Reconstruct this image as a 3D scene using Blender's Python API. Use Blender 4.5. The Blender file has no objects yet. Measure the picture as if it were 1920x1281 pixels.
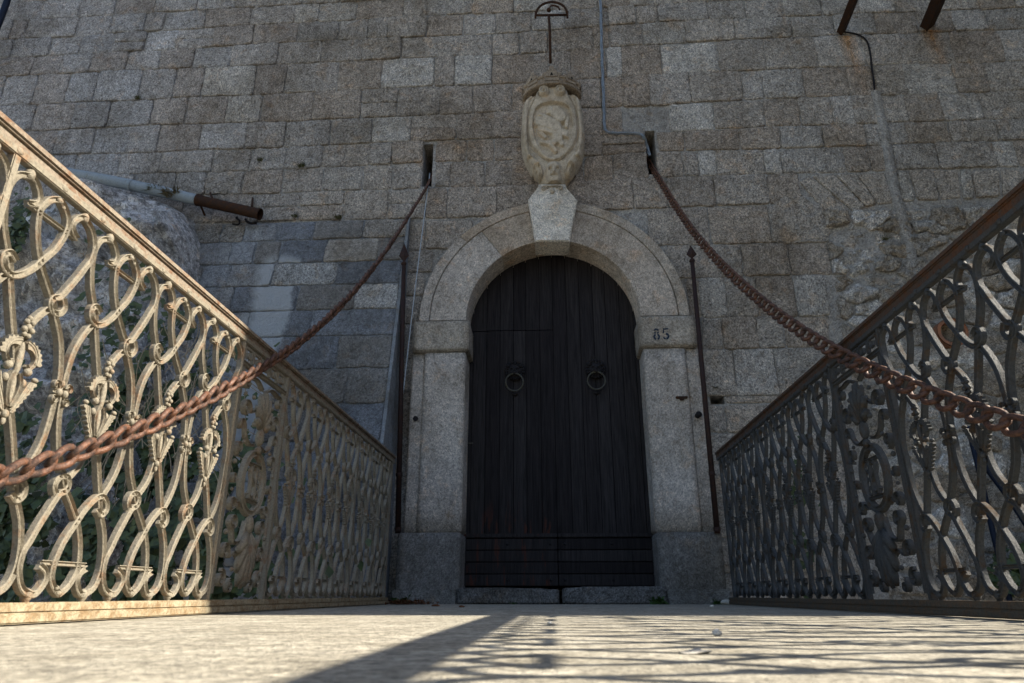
import bpy, bmesh, math, random
from mathutils import Vector, Matrix, noise
from math import radians as R_, sin, cos, pi
SC = bpy.context.scene
COL = SC.collection
random.seed(7)

# ------------------------------------------------------------------ camera
F_PX = 1280.0
PITCH = math.atan(475 / F_PX)
YAW = math.atan(80 / F_PX * cos(PITCH))
CAM = Vector((0, 0, .075))
FW = Vector((-sin(YAW) * cos(PITCH), cos(YAW) * cos(PITCH), sin(PITCH)))
RT = Vector((cos(YAW), sin(YAW), 0))
UP = RT.cross(FW)
cam = bpy.data.cameras.new('camera')
cam.lens = 24; cam.sensor_width = 36; cam.clip_start = .01; cam.clip_end = 500
cam.dof.use_dof = True; cam.dof.focus_distance = 5.0; cam.dof.aperture_fstop = 7.1
co = bpy.data.objects.new('camera', cam); COL.objects.link(co)
co.matrix_world = Matrix(((RT.x, UP.x, -FW.x, CAM.x), (RT.y, UP.y, -FW.y, CAM.y), (RT.z, UP.z, -FW.z, CAM.z), (0, 0, 0, 1)))
SC.camera = co
# ------------------------------------------------------------------ light
SUN_EL = math.atan(1 / 1.355)
w = bpy.data.worlds.new('World'); SC.world = w; w.use_nodes = True
nt = w.node_tree; bg = nt.nodes['Background']
sky = nt.nodes.new('ShaderNodeTexSky'); sky.sky_type = 'NISHITA'; sky.sun_disc = False
sky.sun_elevation = SUN_EL; sky.sun_rotation = R_(90); sky.air_density = 1.0; sky.dust_density = 1.5
nt.links.new(sky.outputs[0], bg.inputs[0]); bg.inputs[1].default_value = .085
sl = bpy.data.lights.new('sun', 'SUN'); sl.energy = 5.0; sl.angle = R_(.5); sl.color = (1, .915, .775)
so = bpy.data.objects.new('sun', sl); COL.objects.link(so)
so.rotation_euler = Vector((cos(SUN_EL), 0.0, sin(SUN_EL))).to_track_quat('Z', 'Y').to_euler()
so.location = (10, 0, 12)
SC.view_settings.view_transform = 'Standard'; SC.view_settings.look = 'None'
SC.view_settings.gamma = 1; SC.view_settings.use_curve_mapping = False
SC.view_settings.exposure = 1.54
SC.render.engine = 'CYCLES'

# ------------------------------------------------------------------ projection helpers (measure the place from known planes)
def ray(x, y): return FW + RT * ((x - 960) / F_PX) - UP * ((y - 640.5) / F_PX)
def atY(x, y, Y=6.39):
    d = ray(x, y); return CAM + d * (Y / d.y)
def atPlane(x, y, P, n):
    d = ray(x, y); return CAM + d * (n.dot(P - CAM) / n.dot(d))

# ------------------------------------------------------------------ object helpers
def obj(name, me, mat=None, parent=None, loc=None, color=None, **props):
    """links a mesh; coordinates of me are world coordinates unless loc is given"""
    o = bpy.data.objects.new(name, me); COL.objects.link(o)
    if mat is not None and not me.materials: me.materials.append(mat)
    if parent is not None:
        o.parent = parent
        if loc is None: o.location = -world_loc(parent)
        else: o.location = Vector(loc) - world_loc(parent)
    elif loc is not None: o.location = loc
    if color: o.color = color
    for k, v in props.items(): o[k] = v
    return o
def world_loc(o):
    v = Vector(o.location)
    while o.parent is not None:
        o = o.parent; v += Vector(o.location)
    return v
def thing(name, label, cat, loc, group=None):
    o = bpy.data.objects.new(name, None); COL.objects.link(o); o.location = loc
    o.empty_display_size = .1
    o['label'] = label; o['category'] = cat
    if group: o['group'] = group
    return o
def tag(o, label, cat, group=None):
    o['label'] = label; o['category'] = cat
    if group: o['group'] = group
    return o
def mesh(name, verts, faces, smooth=False):
    me = bpy.data.meshes.new(name); me.from_pydata([tuple(v) for v in verts], [], faces)
    if smooth: me.polygons.foreach_set('use_smooth', [True] * len(me.polygons))
    me.update(); return me
class MB:
    def __init__(s): s.v = []; s.f = []; s.flat = set()
    def add(s, v, f):
        n = len(s.v); s.v += [Vector(p) for p in v]; s.f += [tuple(i + n for i in q) for q in f]
    def box(s, a, b, bev=0):
        (x0, y0, z0), (x1, y1, z1) = a, b
        if bev <= 0:
            s.add([(x0,y0,z0),(x1,y0,z0),(x1,y1,z0),(x0,y1,z0),(x0,y0,z1),(x1,y0,z1),(x1,y1,z1),(x0,y1,z1)],
                  [(3,2,1,0),(4,5,6,7),(0,1,5,4),(1,2,6,5),(2,3,7,6),(3,0,4,7)]); return
        bm = bmesh.new(); bmesh.ops.create_cube(bm, size=1)
        for v in bm.verts: v.co = Vector(((x0+x1)/2+v.co.x*(x1-x0), (y0+y1)/2+v.co.y*(y1-y0), (z0+z1)/2+v.co.z*(z1-z0)))
        bmesh.ops.bevel(bm, geom=bm.edges[:], offset=bev, segments=2, affect='EDGES')
        bm.verts.index_update(); s.add([v.co.copy() for v in bm.verts], [tuple(v.index for v in f.verts) for f in bm.faces]); bm.free()
    def tube(s, pts, r, n=8, caps=True):
        pts = [Vector(p) for p in pts]; m = len(pts); rs = r if isinstance(r, (list, tuple)) else [r] * m
        up = None; vs = []
        for i, p in enumerate(pts):
            t = (pts[min(i+1, m-1)] - pts[max(i-1, 0)]).normalized()
            if up is None: up = t.orthogonal().normalized()
            up = (up - t * up.dot(t)); up = up.normalized() if up.length > 1e-6 else t.orthogonal().normalized()
            sd = t.cross(up)
            for k in range(n): a = 2*pi*k/n; vs.append(p + (up*cos(a) + sd*sin(a)) * rs[i])
        fs = [(i*n+k, i*n+(k+1)%n, (i+1)*n+(k+1)%n, (i+1)*n+k) for i in range(m-1) for k in range(n)]
        if caps: fs += [tuple(range(n))[::-1], tuple((m-1)*n+k for k in range(n))]
        s.add(vs, fs)
    def sphere(s, c, r, nu=10, nv=7):
        c = Vector(c); r = Vector(r) if hasattr(r, '__len__') else Vector((r, r, r)); vs = [c + Vector((0,0,r.z))]
        for j in range(1, nv):
            a = pi*j/nv
            for i in range(nu): b = 2*pi*i/nu; vs.append(c + Vector((r.x*sin(a)*cos(b), r.y*sin(a)*sin(b), r.z*cos(a))))
        vs.append(c - Vector((0,0,r.z))); L = len(vs)-1
        fs = [(0, 1+i, 1+(i+1)%nu) for i in range(nu)]
        fs += [(1+j*nu+i, 1+(j+1)*nu+i, 1+(j+1)*nu+(i+1)%nu, 1+j*nu+(i+1)%nu) for j in range(nv-2) for i in range(nu)]
        fs += [(L, 1+(nv-2)*nu+(i+1)%nu, 1+(nv-2)*nu+i) for i in range(nu)]
        s.add(vs, fs)
    def prism(s, poly, f0, f1):
        """poly: list of 2d; f0,f1 map (u,v)->world for the two caps"""
        n = len(poly); vs = [f0(*p) for p in poly] + [f1(*p) for p in poly]
        s.add(vs, [tuple(range(n))[::-1], tuple(range(n, 2*n))] + [(i, (i+1) % n, n+(i+1) % n, n+i) for i in range(n)])
    def me(s, name='m', smooth=False):
        me = mesh(name, s.v, s.f, smooth)
        bm = bmesh.new(); bm.from_mesh(me); bmesh.ops.recalc_face_normals(bm, faces=bm.faces[:]); bm.to_mesh(me); bm.free()
        if smooth: me.polygons.foreach_set('use_smooth', [i not in s.flat for i in range(len(me.polygons))])
        return me
def crom(P, k=5):
    """Catmull-Rom through points (tuples of any dimension)"""
    P = [Vector(p) for p in P]; out = []
    for i in range(len(P)-1):
        a = P[max(i-1, 0)]; b = P[i]; c = P[i+1]; d = P[min(i+2, len(P)-1)]
        for j in range(k):
            t = j/k; out.append(.5*((2*b) + (c-a)*t + (2*a-5*b+4*c-d)*t*t + (3*b-a-3*c+d)*t**3))
    out.append(P[-1]); return out
def lerp(a, b, t): return a + (b-a)*t
def sst_(x):
    x = max(0., min(1., x)); return x*x*(3-2*x)
def interp(tab, x):
    if x <= tab[0][0]:
        a, b = tab[0], tab[1]
    elif x >= tab[-1][0]:
        a, b = tab[-2], tab[-1]
    else:
        for i in range(len(tab)-1):
            if tab[i][0] <= x <= tab[i+1][0]: a, b = tab[i], tab[i+1]; break
    return a[1] + (b[1]-a[1]) * (x-a[0]) / (b[0]-a[0])
def interpc(tab, x):
    x = min(max(x, tab[0][0]), tab[-1][0]); return interp(tab, x)

# ------------------------------------------------------------------ materials
def new_mat(name):
    m = bpy.data.materials.new(name); m.use_nodes = True; nt = m.node_tree
    b = nt.nodes['Principled BSDF']; return m, nt, b
def N(nt, t, **kw):
    n = nt.nodes.new(t)
    for k, v in kw.items():
        if k.startswith('i_'):
            key = k[2:]; key = int(key) if key.isdigit() else key.replace('_', ' '); n.inputs[key].default_value = v
        else: setattr(n, k, v)
    return n
def pos(nt, sc=(1, 1, 1), rot=(0, 0, 0)):
    g = N(nt, 'ShaderNodeNewGeometry'); mp = N(nt, 'ShaderNodeMapping'); mp.inputs['Scale'].default_value = sc; mp.inputs['Rotation'].default_value = rot
    nt.links.new(g.outputs['Position'], mp.inputs['Vector']); return mp.outputs[0]
def noi(nt, vec, scale, detail=4, rough=.55, dist=0, typ='FBM'):
    n = N(nt, 'ShaderNodeTexNoise'); n.noise_type = typ; n.normalize = True
    n.inputs['Scale'].default_value = scale; n.inputs['Detail'].default_value = detail; n.inputs['Roughness'].default_value = rough; n.inputs['Distortion'].default_value = dist
    nt.links.new(vec, n.inputs['Vector']); return n.outputs[0]
def ramp(nt, fac, stops):
    r = N(nt, 'ShaderNodeValToRGB'); e = r.color_ramp.elements
    while len(e) < len(stops): e.new(.5)
    for x, (p, c) in zip(e, stops):
        x.position = p; x.color = (c, c, c, 1) if not hasattr(c, '__len__') else (*c[:3], 1)
    nt.links.new(fac, r.inputs[0]); return r.outputs[0]
def mix(nt, fac, a, b, mode='MIX'):
    m = N(nt, 'ShaderNodeMix', data_type='RGBA', blend_type=mode)
    for sock, v in ((m.inputs[0], fac), (m.inputs[6], a), (m.inputs[7], b)):
        if hasattr(v, 'is_output') or isinstance(v, bpy.types.NodeSocket): nt.links.new(v, sock)
        elif hasattr(v, '__len__'): sock.default_value = (*v[:3], 1)
        else: sock.default_value = v
    return m.outputs[2]
def math_(nt, op, a, b=None, clamp=False):
    m = N(nt, 'ShaderNodeMath', operation=op); m.use_clamp = clamp
    for i, v in enumerate((a, b)):
        if v is None: continue
        if isinstance(v, bpy.types.NodeSocket): nt.links.new(v, m.inputs[i])
        else: m.inputs[i].default_value = v
    return m.outputs[0]
def bump(nt, b, h, dist, strength=1.0, prev=None):
    n = N(nt, 'ShaderNodeBump'); n.inputs['Distance'].default_value = dist; n.inputs['Strength'].default_value = strength
    nt.links.new(h, n.inputs['Height'])
    if prev is not None: nt.links.new(prev, n.inputs['Normal'])
    nt.links.new(n.outputs[0], b.inputs['Normal']); return n.outputs[0]

def stone_mat(name, base=None, rough_amt=1.0, speck=1.0, tool=38., tdist=.013, stain=True, crack_shade=0.):
    m, nt, b = new_mat(name)
    oi = N(nt, 'ShaderNodeObjectInfo')
    P0 = pos(nt)
    gq = N(nt, 'ShaderNodeNewGeometry'); vr = N(nt, 'ShaderNodeVectorRotate'); vr.rotation_type = 'Y_AXIS'
    nt.links.new(gq.outputs['Position'], vr.inputs['Vector']); nt.links.new(math_(nt, 'MULTIPLY', oi.outputs['Random'], 2.6), vr.inputs['Angle'])
    def tpos(sc):
        mp = N(nt, 'ShaderNodeMapping'); mp.inputs['Scale'].default_value = sc; nt.links.new(vr.outputs[0], mp.inputs['Vector']); return mp.outputs[0]
    col = oi.outputs['Color'] if base is None else None
    big = noi(nt, P0, 1.3, 5, .65)
    mid = noi(nt, P0, 14, 4, .6, .4)
    fine = noi(nt, tpos((1, 1, 1.25)), 52, 5, .75, .8)
    c = mix(nt, 1.0, col if col is not None else base, (1.26, 1.26, 1.27), 'MULTIPLY')
    c = mix(nt, 1.0, c, ramp(nt, big, [(.34, (.74, .71, .66)), (.5, (1, 1, 1)), (.68, (1.2, 1.21, 1.22))]), 'MULTIPLY')
    c = mix(nt, .9, c, ramp(nt, mid, [(.32, (.72, .70, .67)), (.5, (1, 1, 1)), (.72, (1.22, 1.2, 1.17))]), 'MULTIPLY')
    c = mix(nt, .9*speck, c, ramp(nt, fine, [(.36, (.36, .33, .30)), (.5, (.98, .97, .96)), (.62, (1.7, 1.66, 1.6))]), 'MULTIPLY')
    worm = noi(nt, tpos((1, 1, 2.1)), tool*.8, 3, .6, 1.6)
    c = mix(nt, .85*speck, c, ramp(nt, worm, [(.38, (.50, .47, .44)), (.47, (1, 1, 1)), (.66, (1.22, 1.21, 1.19))]), 'MULTIPLY')  # speckle and tool marks darkened in the colour, standing in for relief shading
    if crack_shade:  # dark lines in the colour stand for shade in the rock's cracks
        v1 = noi(nt, pos(nt, (1, 1, 1.3), (0, .8, 0)), 2.6, 7, .72, .9); v1 = math_(nt, 'ABSOLUTE', math_(nt, 'SUBTRACT', v1, .5))
        c = mix(nt, crack_shade, c, ramp(nt, v1, [(.0, (.25, .25, .26)), (.03, (.8, .8, .8)), (.12, (1.15, 1.15, 1.15))]), 'MULTIPLY')
        c = mix(nt, crack_shade, c, ramp(nt, noi(nt, P0, 7, 6, .75, .4), [(.38, (.38, .38, .38)), (.5, (.95, .95, .95)), (.62, (1.35, 1.35, 1.33))]), 'MULTIPLY')
    # warm lichen blotches and dark pits
    bl = ramp(nt, noi(nt, P0, 5.5, 5, .65, .5), [(.56, 0.), (.68, 1.)])
    c = mix(nt, math_(nt, 'MULTIPLY', bl, .45), c, mix(nt, 1., c, (1.25, .98, .72), 'MULTIPLY'))
    if stain:
        # grime and pale lime weathering with shapes of their own
        g = ramp(nt, noi(nt, pos(nt, (1, 1, .35)), 1.6, 5, .65, .3), [(.5, 0.), (.68, 1.)])
        c = mix(nt, math_(nt, 'MULTIPLY', g, .5), c, mix(nt, 1., c, (.62, .60, .57), 'MULTIPLY'))
    if name == 'hammered_limestone':
        # run-off streaks, and rust run down from the two iron beams
        rs_ = ramp(nt, noi(nt, pos(nt, (1, 1, .10)), 3.2, 5, .7, .2), [(.52, 0.), (.66, 1.)])
        c = mix(nt, math_(nt, 'MULTIPLY', rs_, .38), c, mix(nt, 1., c, (.66, .62, .58), 'MULTIPLY'))
        sp = N(nt, 'ShaderNodeSeparateXYZ'); nt.links.new(P0, sp.inputs[0])
        for bx, bz, ln in ((3.50, 6.14, 1.0), (4.44, 6.16, .75)):
            t = math_(nt, 'SUBTRACT', bz, sp.outputs['Z']); on = math_(nt, 'MULTIPLY', math_(nt, 'GREATER_THAN', t, 0.), math_(nt, 'SUBTRACT', 1., math_(nt, 'DIVIDE', t, ln)), True)
            dx = math_(nt, 'ABSOLUTE', math_(nt, 'SUBTRACT', math_(nt, 'SUBTRACT', sp.outputs['X'], math_(nt, 'MULTIPLY', t, .06)), bx))
            wd = math_(nt, 'SUBTRACT', 1., math_(nt, 'MULTIPLY', dx, 8.), True)
            k = math_(nt, 'MULTIPLY', math_(nt, 'MULTIPLY', on, wd), ramp(nt, noi(nt, pos(nt, (1, 1, .3)), 14, 4, .6), [(.35, .3), (.6, 1.)]), True)
            c = mix(nt, math_(nt, 'MULTIPLY', k, 1.3, True), c, mix(nt, 1., c, (.95, .62, .36), 'MULTIPLY'))
    nt.links.new(c, b.inputs['Base Color'])
    b.inputs['Roughness'].default_value = .95; b.inputs['Specular IOR Level'].default_value = .2
    tl = noi(nt, tpos((1, 1, 1.8)), tool, 3, .6, 1.2)
    tl = ramp(nt, tl, [(.35, 0.), (.5, .6), (.62, 1.)])
    p = bump(nt, b, tl, tdist * 2.2 * rough_amt, 1.)
    p = bump(nt, b, fine, .022 * rough_amt, 1., p)
    bump(nt, b, noi(nt, P0, 9, 3, .6), .02 * rough_amt, .5, p)
    return m
M_STONE = stone_mat('hammered_limestone')
M_SMOOTH = stone_mat('dressed_limestone', rough_amt=.45, speck=.75, tool=60, tdist=.006)
M_ASHLAR = stone_mat('blue_grey_ashlar', rough_amt=.6, speck=.7, tool=50, tdist=.008)
def lime_stain(m):
    nt = m.node_tree; b = nt.nodes['Principled BSDF']; src = b.inputs['Base Color'].links[0].from_socket
    g = N(nt, 'ShaderNodeNewGeometry'); sp = N(nt, 'ShaderNodeSeparateXYZ'); nt.links.new(g.outputs['Position'], sp.inputs[0])
    wob = math_(nt, 'MULTIPLY', noi(nt, g.outputs['Position'], 3.5, 4, .6), .35)
    xx = math_(nt, 'ADD', sp.outputs['X'], wob)
    # run of whitewash down the blocks: right edge fairly sharp, left edge ragged
    r = ramp(nt, math_(nt, 'MULTIPLY_ADD', xx, 1.0), [(0, 0.), (1, 1.)]) if False else None
    a1 = math_(nt, 'SUBTRACT', -2.42, xx); a1 = math_(nt, 'MULTIPLY', a1, 22., True)
    a2 = math_(nt, 'ADD', xx, 2.86); a2 = math_(nt, 'MULTIPLY', a2, 9., True)
    z1 = math_(nt, 'MULTIPLY', math_(nt, 'SUBTRACT', math_(nt, 'SUBTRACT', 3.62, sp.outputs['Z']), wob), 9., True)
    k = math_(nt, 'MULTIPLY', math_(nt, 'MULTIPLY', a1, a2), z1)
    c = mix(nt, math_(nt, 'MULTIPLY', k, .85), src, (.56, .585, .60)); nt.links.new(c, b.inputs['Base Color'])
lime_stain(M_ASHLAR)
M_MORTAR = stone_mat('lime_mortar', base=(.37, .355, .33, 1), rough_amt=.8, speck=.6, tool=30, tdist=.01)
M_MORTARB = stone_mat('grey_mortar', base=(.22, .235, .25, 1), rough_amt=.7, speck=.6, tool=30, tdist=.01)
M_ROCK = stone_mat('natural_rock', base=(.74, .745, .755, 1), rough_amt=2.2, speck=.8, tool=11, tdist=.03, crack_shade=.6)
M_CARVED = stone_mat('carved_limestone', base=(.345, .295, .225, 1), rough_amt=.15, speck=.3, tool=70, tdist=.004, stain=True)

def deck_mat():
    m, nt, b = new_mat('worn_deck_concrete'); P0 = pos(nt)
    c = mix(nt, ramp(nt, noi(nt, P0, 6, 6, .65, .3), [(.3, 0.), (.7, 1.)]), (.26, .235, .185), (.43, .40, .33))
    c = mix(nt, 1., c, ramp(nt, noi(nt, P0, 55, 5, .75), [(.36, .5), (.5, 1.), (.64, 1.35)]), 'MULTIPLY')
    c = mix(nt, .9, c, ramp(nt, noi(nt, P0, 16, 4, .7, .8), [(.38, .7), (.5, 1.), (.66, 1.18)]), 'MULTIPLY')
    c = mix(nt, .5, c, ramp(nt, noi(nt, pos(nt, (.5, 4, 1)), 5, 5, .6, .5), [(.4, .75), (.6, 1.08)]), 'MULTIPLY')
    nt.links.new(c, b.inputs['Base Color']); b.inputs['Roughness'].default_value = .9
    b.inputs['Specular IOR Level'].default_value = .15; p = bump(nt, b, noi(nt, P0, 60, 5, .7), .009, 1.); bump(nt, b, noi(nt, P0, 5, 3, .5), .01, .5, p)
    return m
M_DECK = deck_mat()
def iron_mat(name, paint, rust, lo=.48, hi=.62, rough=.55, metal=.0, sc=22):
    m, nt, b = new_mat(name); P0 = pos(nt)
    f = ramp(nt, noi(nt, P0, sc, 6, .7, .4), [(lo, 0.), (hi, 1.)])
    c = mix(nt, f, paint, rust)
    c = mix(nt, .8, c, ramp(nt, noi(nt, P0, 110, 3, .7), [(.32, .6), (.5, 1.), (.7, 1.25)]), 'MULTIPLY')
    nt.links.new(c, b.inputs['Base Color']); b.inputs['Metallic'].default_value = metal
    nt.links.new(ramp(nt, f, [(0., rough), (1., .85)]), b.inputs['Roughness'])
    b.inputs['Specular IOR Level'].default_value = .12; bump(nt, b, noi(nt, P0, 130, 5, .7), .003, 1.)
    return m
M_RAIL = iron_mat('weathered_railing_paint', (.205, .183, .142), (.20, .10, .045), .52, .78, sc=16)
M_RAILR = iron_mat('shade_dark_railing', (.060, .062, .062), (.075, .05, .03), .52, .66, sc=14)  # right railing's shade put into its colours: darker copies of the left ones
M_RAILTOPR = iron_mat('shade_dark_rust_handrail', (.07, .05, .04), (.11, .05, .025), .45, .62)
M_BASER = iron_mat('shade_dark_bottom_rail', (.09, .08, .065), (.12, .08, .05), .42, .6, .85)
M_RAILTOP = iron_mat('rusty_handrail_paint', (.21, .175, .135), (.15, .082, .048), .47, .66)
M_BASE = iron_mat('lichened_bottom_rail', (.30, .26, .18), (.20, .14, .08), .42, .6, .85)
M_CHAIN = iron_mat('orange_brown_rust', (.13, .056, .030), (.032, .018, .014), .40, .62, .42, .1, 34)
M_CHAIN.node_tree.nodes['Principled BSDF'].inputs['Specular IOR Level'].default_value = .45
M_SPEAR = iron_mat('dark_oxide_iron', (.035, .022, .020), (.06, .03, .02), .5, .65, .6, .2)
M_BROWN = iron_mat('brown_rust_iron', (.035, .02, .014), (.06, .028, .014), .45, .6, .7, .1)
M_BLACK = iron_mat('black_iron', (.022, .02, .021), (.035, .022, .016), .55, .7, .6, .4)
M_BRASS = iron_mat('tarnished_bronze', (.065, .063, .055), (.08, .07, .035), .5, .7, .42, .4)
M_PIPE = iron_mat('grey_blue_pipe', (.25, .29, .32), (.18, .17, .15), .55, .75, .6)
M_CABLE = iron_mat('grey_cable', (.20, .24, .29), (.13, .14, .15), .5, .7, .5)
M_WIRE = iron_mat('galvanised_wire', (.36, .40, .44), (.2, .2, .2), .6, .8, .45)
M_HOSE = iron_mat('dark_blue_hose', (.008, .014, .03), (.03, .03, .04), .6, .8, .5)
M_BRICK = iron_mat('fired_clay', (.30, .13, .07), (.20, .11, .075), .45, .6, .9)
M_INK = iron_mat('stencil_ink', (.02, .035, .06), (.16, .155, .15), .52, .62, .9, 0, 60)
M_PEBBLE = iron_mat('pale_pebble', (.62, .58, .50), (.4, .36, .3), .5, .7, .8)
M_TWIG = iron_mat('dry_twig', (.30, .25, .18), (.18, .13, .09), .5, .7, .9)
M_DEAD = iron_mat('dead_leaf', (.16, .07, .035), (.10, .05, .03), .5, .7, .9)
M_VOID = iron_mat('gap_shade_black', (.0015, .0015, .0015), (.002, .002, .002), .4, .6, .95)  # black that puts shade into the plank gaps and fleuron holes
def door_mat():
    m, nt, b = new_mat('black_stained_oak'); oi = N(nt, 'ShaderNodeObjectInfo')
    P1 = pos(nt, (1, 1, .045)); g = noi(nt, P1, 60, 6, .7, .6)
    c = mix(nt, ramp(nt, g, [(.3, 0.), (.7, 1.)]), (.007, .006, .006), (.034, .030, .029))
    c = mix(nt, .8, c, ramp(nt, oi.outputs['Random'], [(0, (.6, .55, .6)), (1, (1.45, 1.45, 1.5))]), 'MULTIPLY')
    sp = N(nt, 'ShaderNodeSeparateXYZ'); gg = N(nt, 'ShaderNodeNewGeometry'); nt.links.new(gg.outputs['Position'], sp.inputs[0])
    low = math_(nt, 'MULTIPLY_ADD', sp.outputs['Z'], -3.2); nt.nodes[-1].inputs[2].default_value = 3.1 if False else 3.0
    low = math_(nt, 'MINIMUM', math_(nt, 'MAXIMUM', low, 0.), 1.)
    left = math_(nt, 'LESS_THAN', sp.outputs['X'], -.02)
    st = ramp(nt, noi(nt, pos(nt, (1, 1, .16)), 20, 4, .6, .2), [(.56, 0.), (.64, 1.)])
    wf = math_(nt, 'MULTIPLY', math_(nt, 'MULTIPLY', st, low), left)
    c = mix(nt, math_(nt, 'MULTIPLY', wf, .6), c, (.085, .026, .014))
    nt.links.new(c, b.inputs['Base Color']); b.inputs['Roughness'].default_value = .6; b.inputs['Specular IOR Level'].default_value = .08
    bump(nt, b, g, .004, .8)
    return m
M_DOOR = door_mat()
def leaf_mat(name, a, bcol):
    m, nt, b = new_mat(name); oi = N(nt, 'ShaderNodeObjectInfo')
    c = mix(nt, ramp(nt, noi(nt, pos(nt), 14, 3, .7), [(.35, 0.), (.65, 1.)]), a, bcol)
    nt.links.new(c, b.inputs['Base Color']); b.inputs['Roughness'].default_value = .6
    return m
M_IVY = leaf_mat('ivy_leaf', (.022, .04, .014), (.06, .085, .02))
M_MOSS = leaf_mat('tuft_leaf', (.05, .065, .02), (.12, .11, .035))
M_DRY = leaf_mat('dry_grass', (.16, .13, .07), (.09, .08, .04))
M_WOODLEAF = leaf_mat('green_weed', (.03, .07, .015), (.06, .12, .02))
def ground_mat(name='grassy_soil', a=(.07, .09, .03), d=(.18, .15, .10)):
    m, nt, b = new_mat(name); P0 = pos(nt)
    c = mix(nt, ramp(nt, noi(nt, P0, .8, 6, .65), [(.4, 0.), (.6, 1.)]), a, d)
    nt.links.new(c, b.inputs['Base Color']); b.inputs['Roughness'].default_value = 1; bump(nt, b, noi(nt, P0, 12, 5, .7), .03)
    return m
M_GROUND = ground_mat()
M_BOUNCE = ground_mat('bounce_pale_gravel', (.29, .28, .245), (.37, .355, .31))  # unseen ground made pale so it bounces sunlight onto the wall

# ------------------------------------------------------------------ SETTING: ground, deck
m_ = MB(); m_.add([(-120, -120, -3), (120, -120, -3), (120, 120, -3), (-120, 120, -3)], [(0, 1, 2, 3)])
obj('ground', m_.me(), M_BOUNCE, kind='structure')
m_ = MB(); m_.box((-1.60, -6, -.32), (1.64, 6.22, 0), .012)
obj('bridge_deck', m_.me(), M_DECK, kind='structure')
m_ = MB(); nh = 24; hv = []
for i in range(nh+1):
    for j in range(9):
        x = lerp(11, 44, j/8); y = lerp(-70, 1.8, i/nh); hh = 18.5*sst_(j/4.2)*min(1, (1.8-y)/5+.6) + 1.2*noise.noise(Vector((x*.12, y*.12, 0)))*min(1, j/2)
        hv.append((x, y, -3+hh-.01))
m_.add(hv, [(i*9+j, i*9+j+1, (i+1)*9+j+1, (i+1)*9+j) for i in range(nh) for j in range(8)]); obj('sky_block_hill', m_.me(smooth=True), M_GROUND, kind='structure')  # unseen rise added to block low sky light from the railings
m_ = MB(); m_.box((-40, -60, -2.99), (40, -6.01, -.012)); obj('terrain', m_.me(), M_BOUNCE, kind='structure')

# ------------------------------------------------------------------ masonry
def stone_shell(poly, mp, relief=.006, proud=.0, gap=.006, rnd=1, seed=0, back=-.05, step=.035, cham=.008, edge=1.0):
    """irregular dressed block: poly in (u,v), mp(u,v,out)->world"""
    n = len(poly); pts = []
    for i in range(n):
        a = Vector(poly[i]); b = Vector(poly[(i+1) % n]); k = max(2, int((b-a).length/step))
        for j in range(k): pts.append(a.lerp(b, j/k))
    for _ in range(rnd):
        L = len(pts); pts = [pts[i]*.6 + (pts[i-1] + pts[(i+1) % L])*.2 for i in range(L)]
    c = sum(pts, Vector((0, 0)))/len(pts)
    hw = max(abs(p.x-c.x) for p in pts); hh = max(abs(p.y-c.y) for p in pts)
    sx = max(.5, 1-gap/hw); sy = max(.5, 1-gap/hh); q = []
    for p in pts:
        e = noise.noise(Vector((p.x*9, p.y*9, seed*3.1)))*.010 + noise.noise(Vector((p.x*24, p.y*24, seed*1.7)))*.005
        e *= edge
        d = p-c; dl = max(d.length, 1e-4); q.append(c + Vector((d.x*sx, d.y*sy)) + d/dl*e)
    L = len(q); size = min(hw, hh)
    rings = [(1.0, back), (1.0, -cham)] + [(1-cham*.8/size, 0.)]
    k = max(2, int(size/step))
    for j in range(k-1, 0, -1): rings.append((j/k*(1-cham/size), 0.))
    tilt = (noise.noise(Vector((seed*1.3, 0, 5)))*.02, noise.noise(Vector((seed*1.3, 7, 5)))*.02)
    vs = []
    for ri, (f, o) in enumerate(rings):
        for p in q:
            r = c + (p-c)*f; out = proud + o
            if ri >= 1:
                h = noise.noise(Vector((r.x*11, r.y*11, seed)))*1.0 + noise.noise(Vector((r.x*27, r.y*27, seed)))*.7
                out += relief*h*(.5 if ri == 1 else 1) + tilt[0]*(r.x-c.x) + tilt[1]*(r.y-c.y)
                if ri >= 3: out += .003
            vs.append(mp(r.x, r.y, out))
    vs.append(mp(c.x, c.y, proud+.003+relief*noise.noise(Vector((c.x*11, c.y*11, seed)))))
    fs = [(i*L+j, i*L+(j+1) % L, (i+1)*L+(j+1) % L, (i+1)*L+j) for i in range(len(rings)-1) for j in range(L)]
    b = (len(rings)-1)*L; fs += [(b+j, b+(j+1) % L, len(vs)-1) for j in range(L)]
    return vs, fs, c
def flip_ok(vs, fs, ref):
    return fs
def stone_obj(parent, poly, mp, mat, color, name='stone', **kw):
    vs, fs, c = stone_shell(poly, mp, **kw)
    o = mp(c.x, c.y, 0)
    me = mesh(name, [v-o for v in vs], fs, True)
    return obj(name, me, mat, parent, loc=o, color=color)
YW = 6.39
def wall_mp(u, v, out): return Vector((u, YW-out, v))

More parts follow.
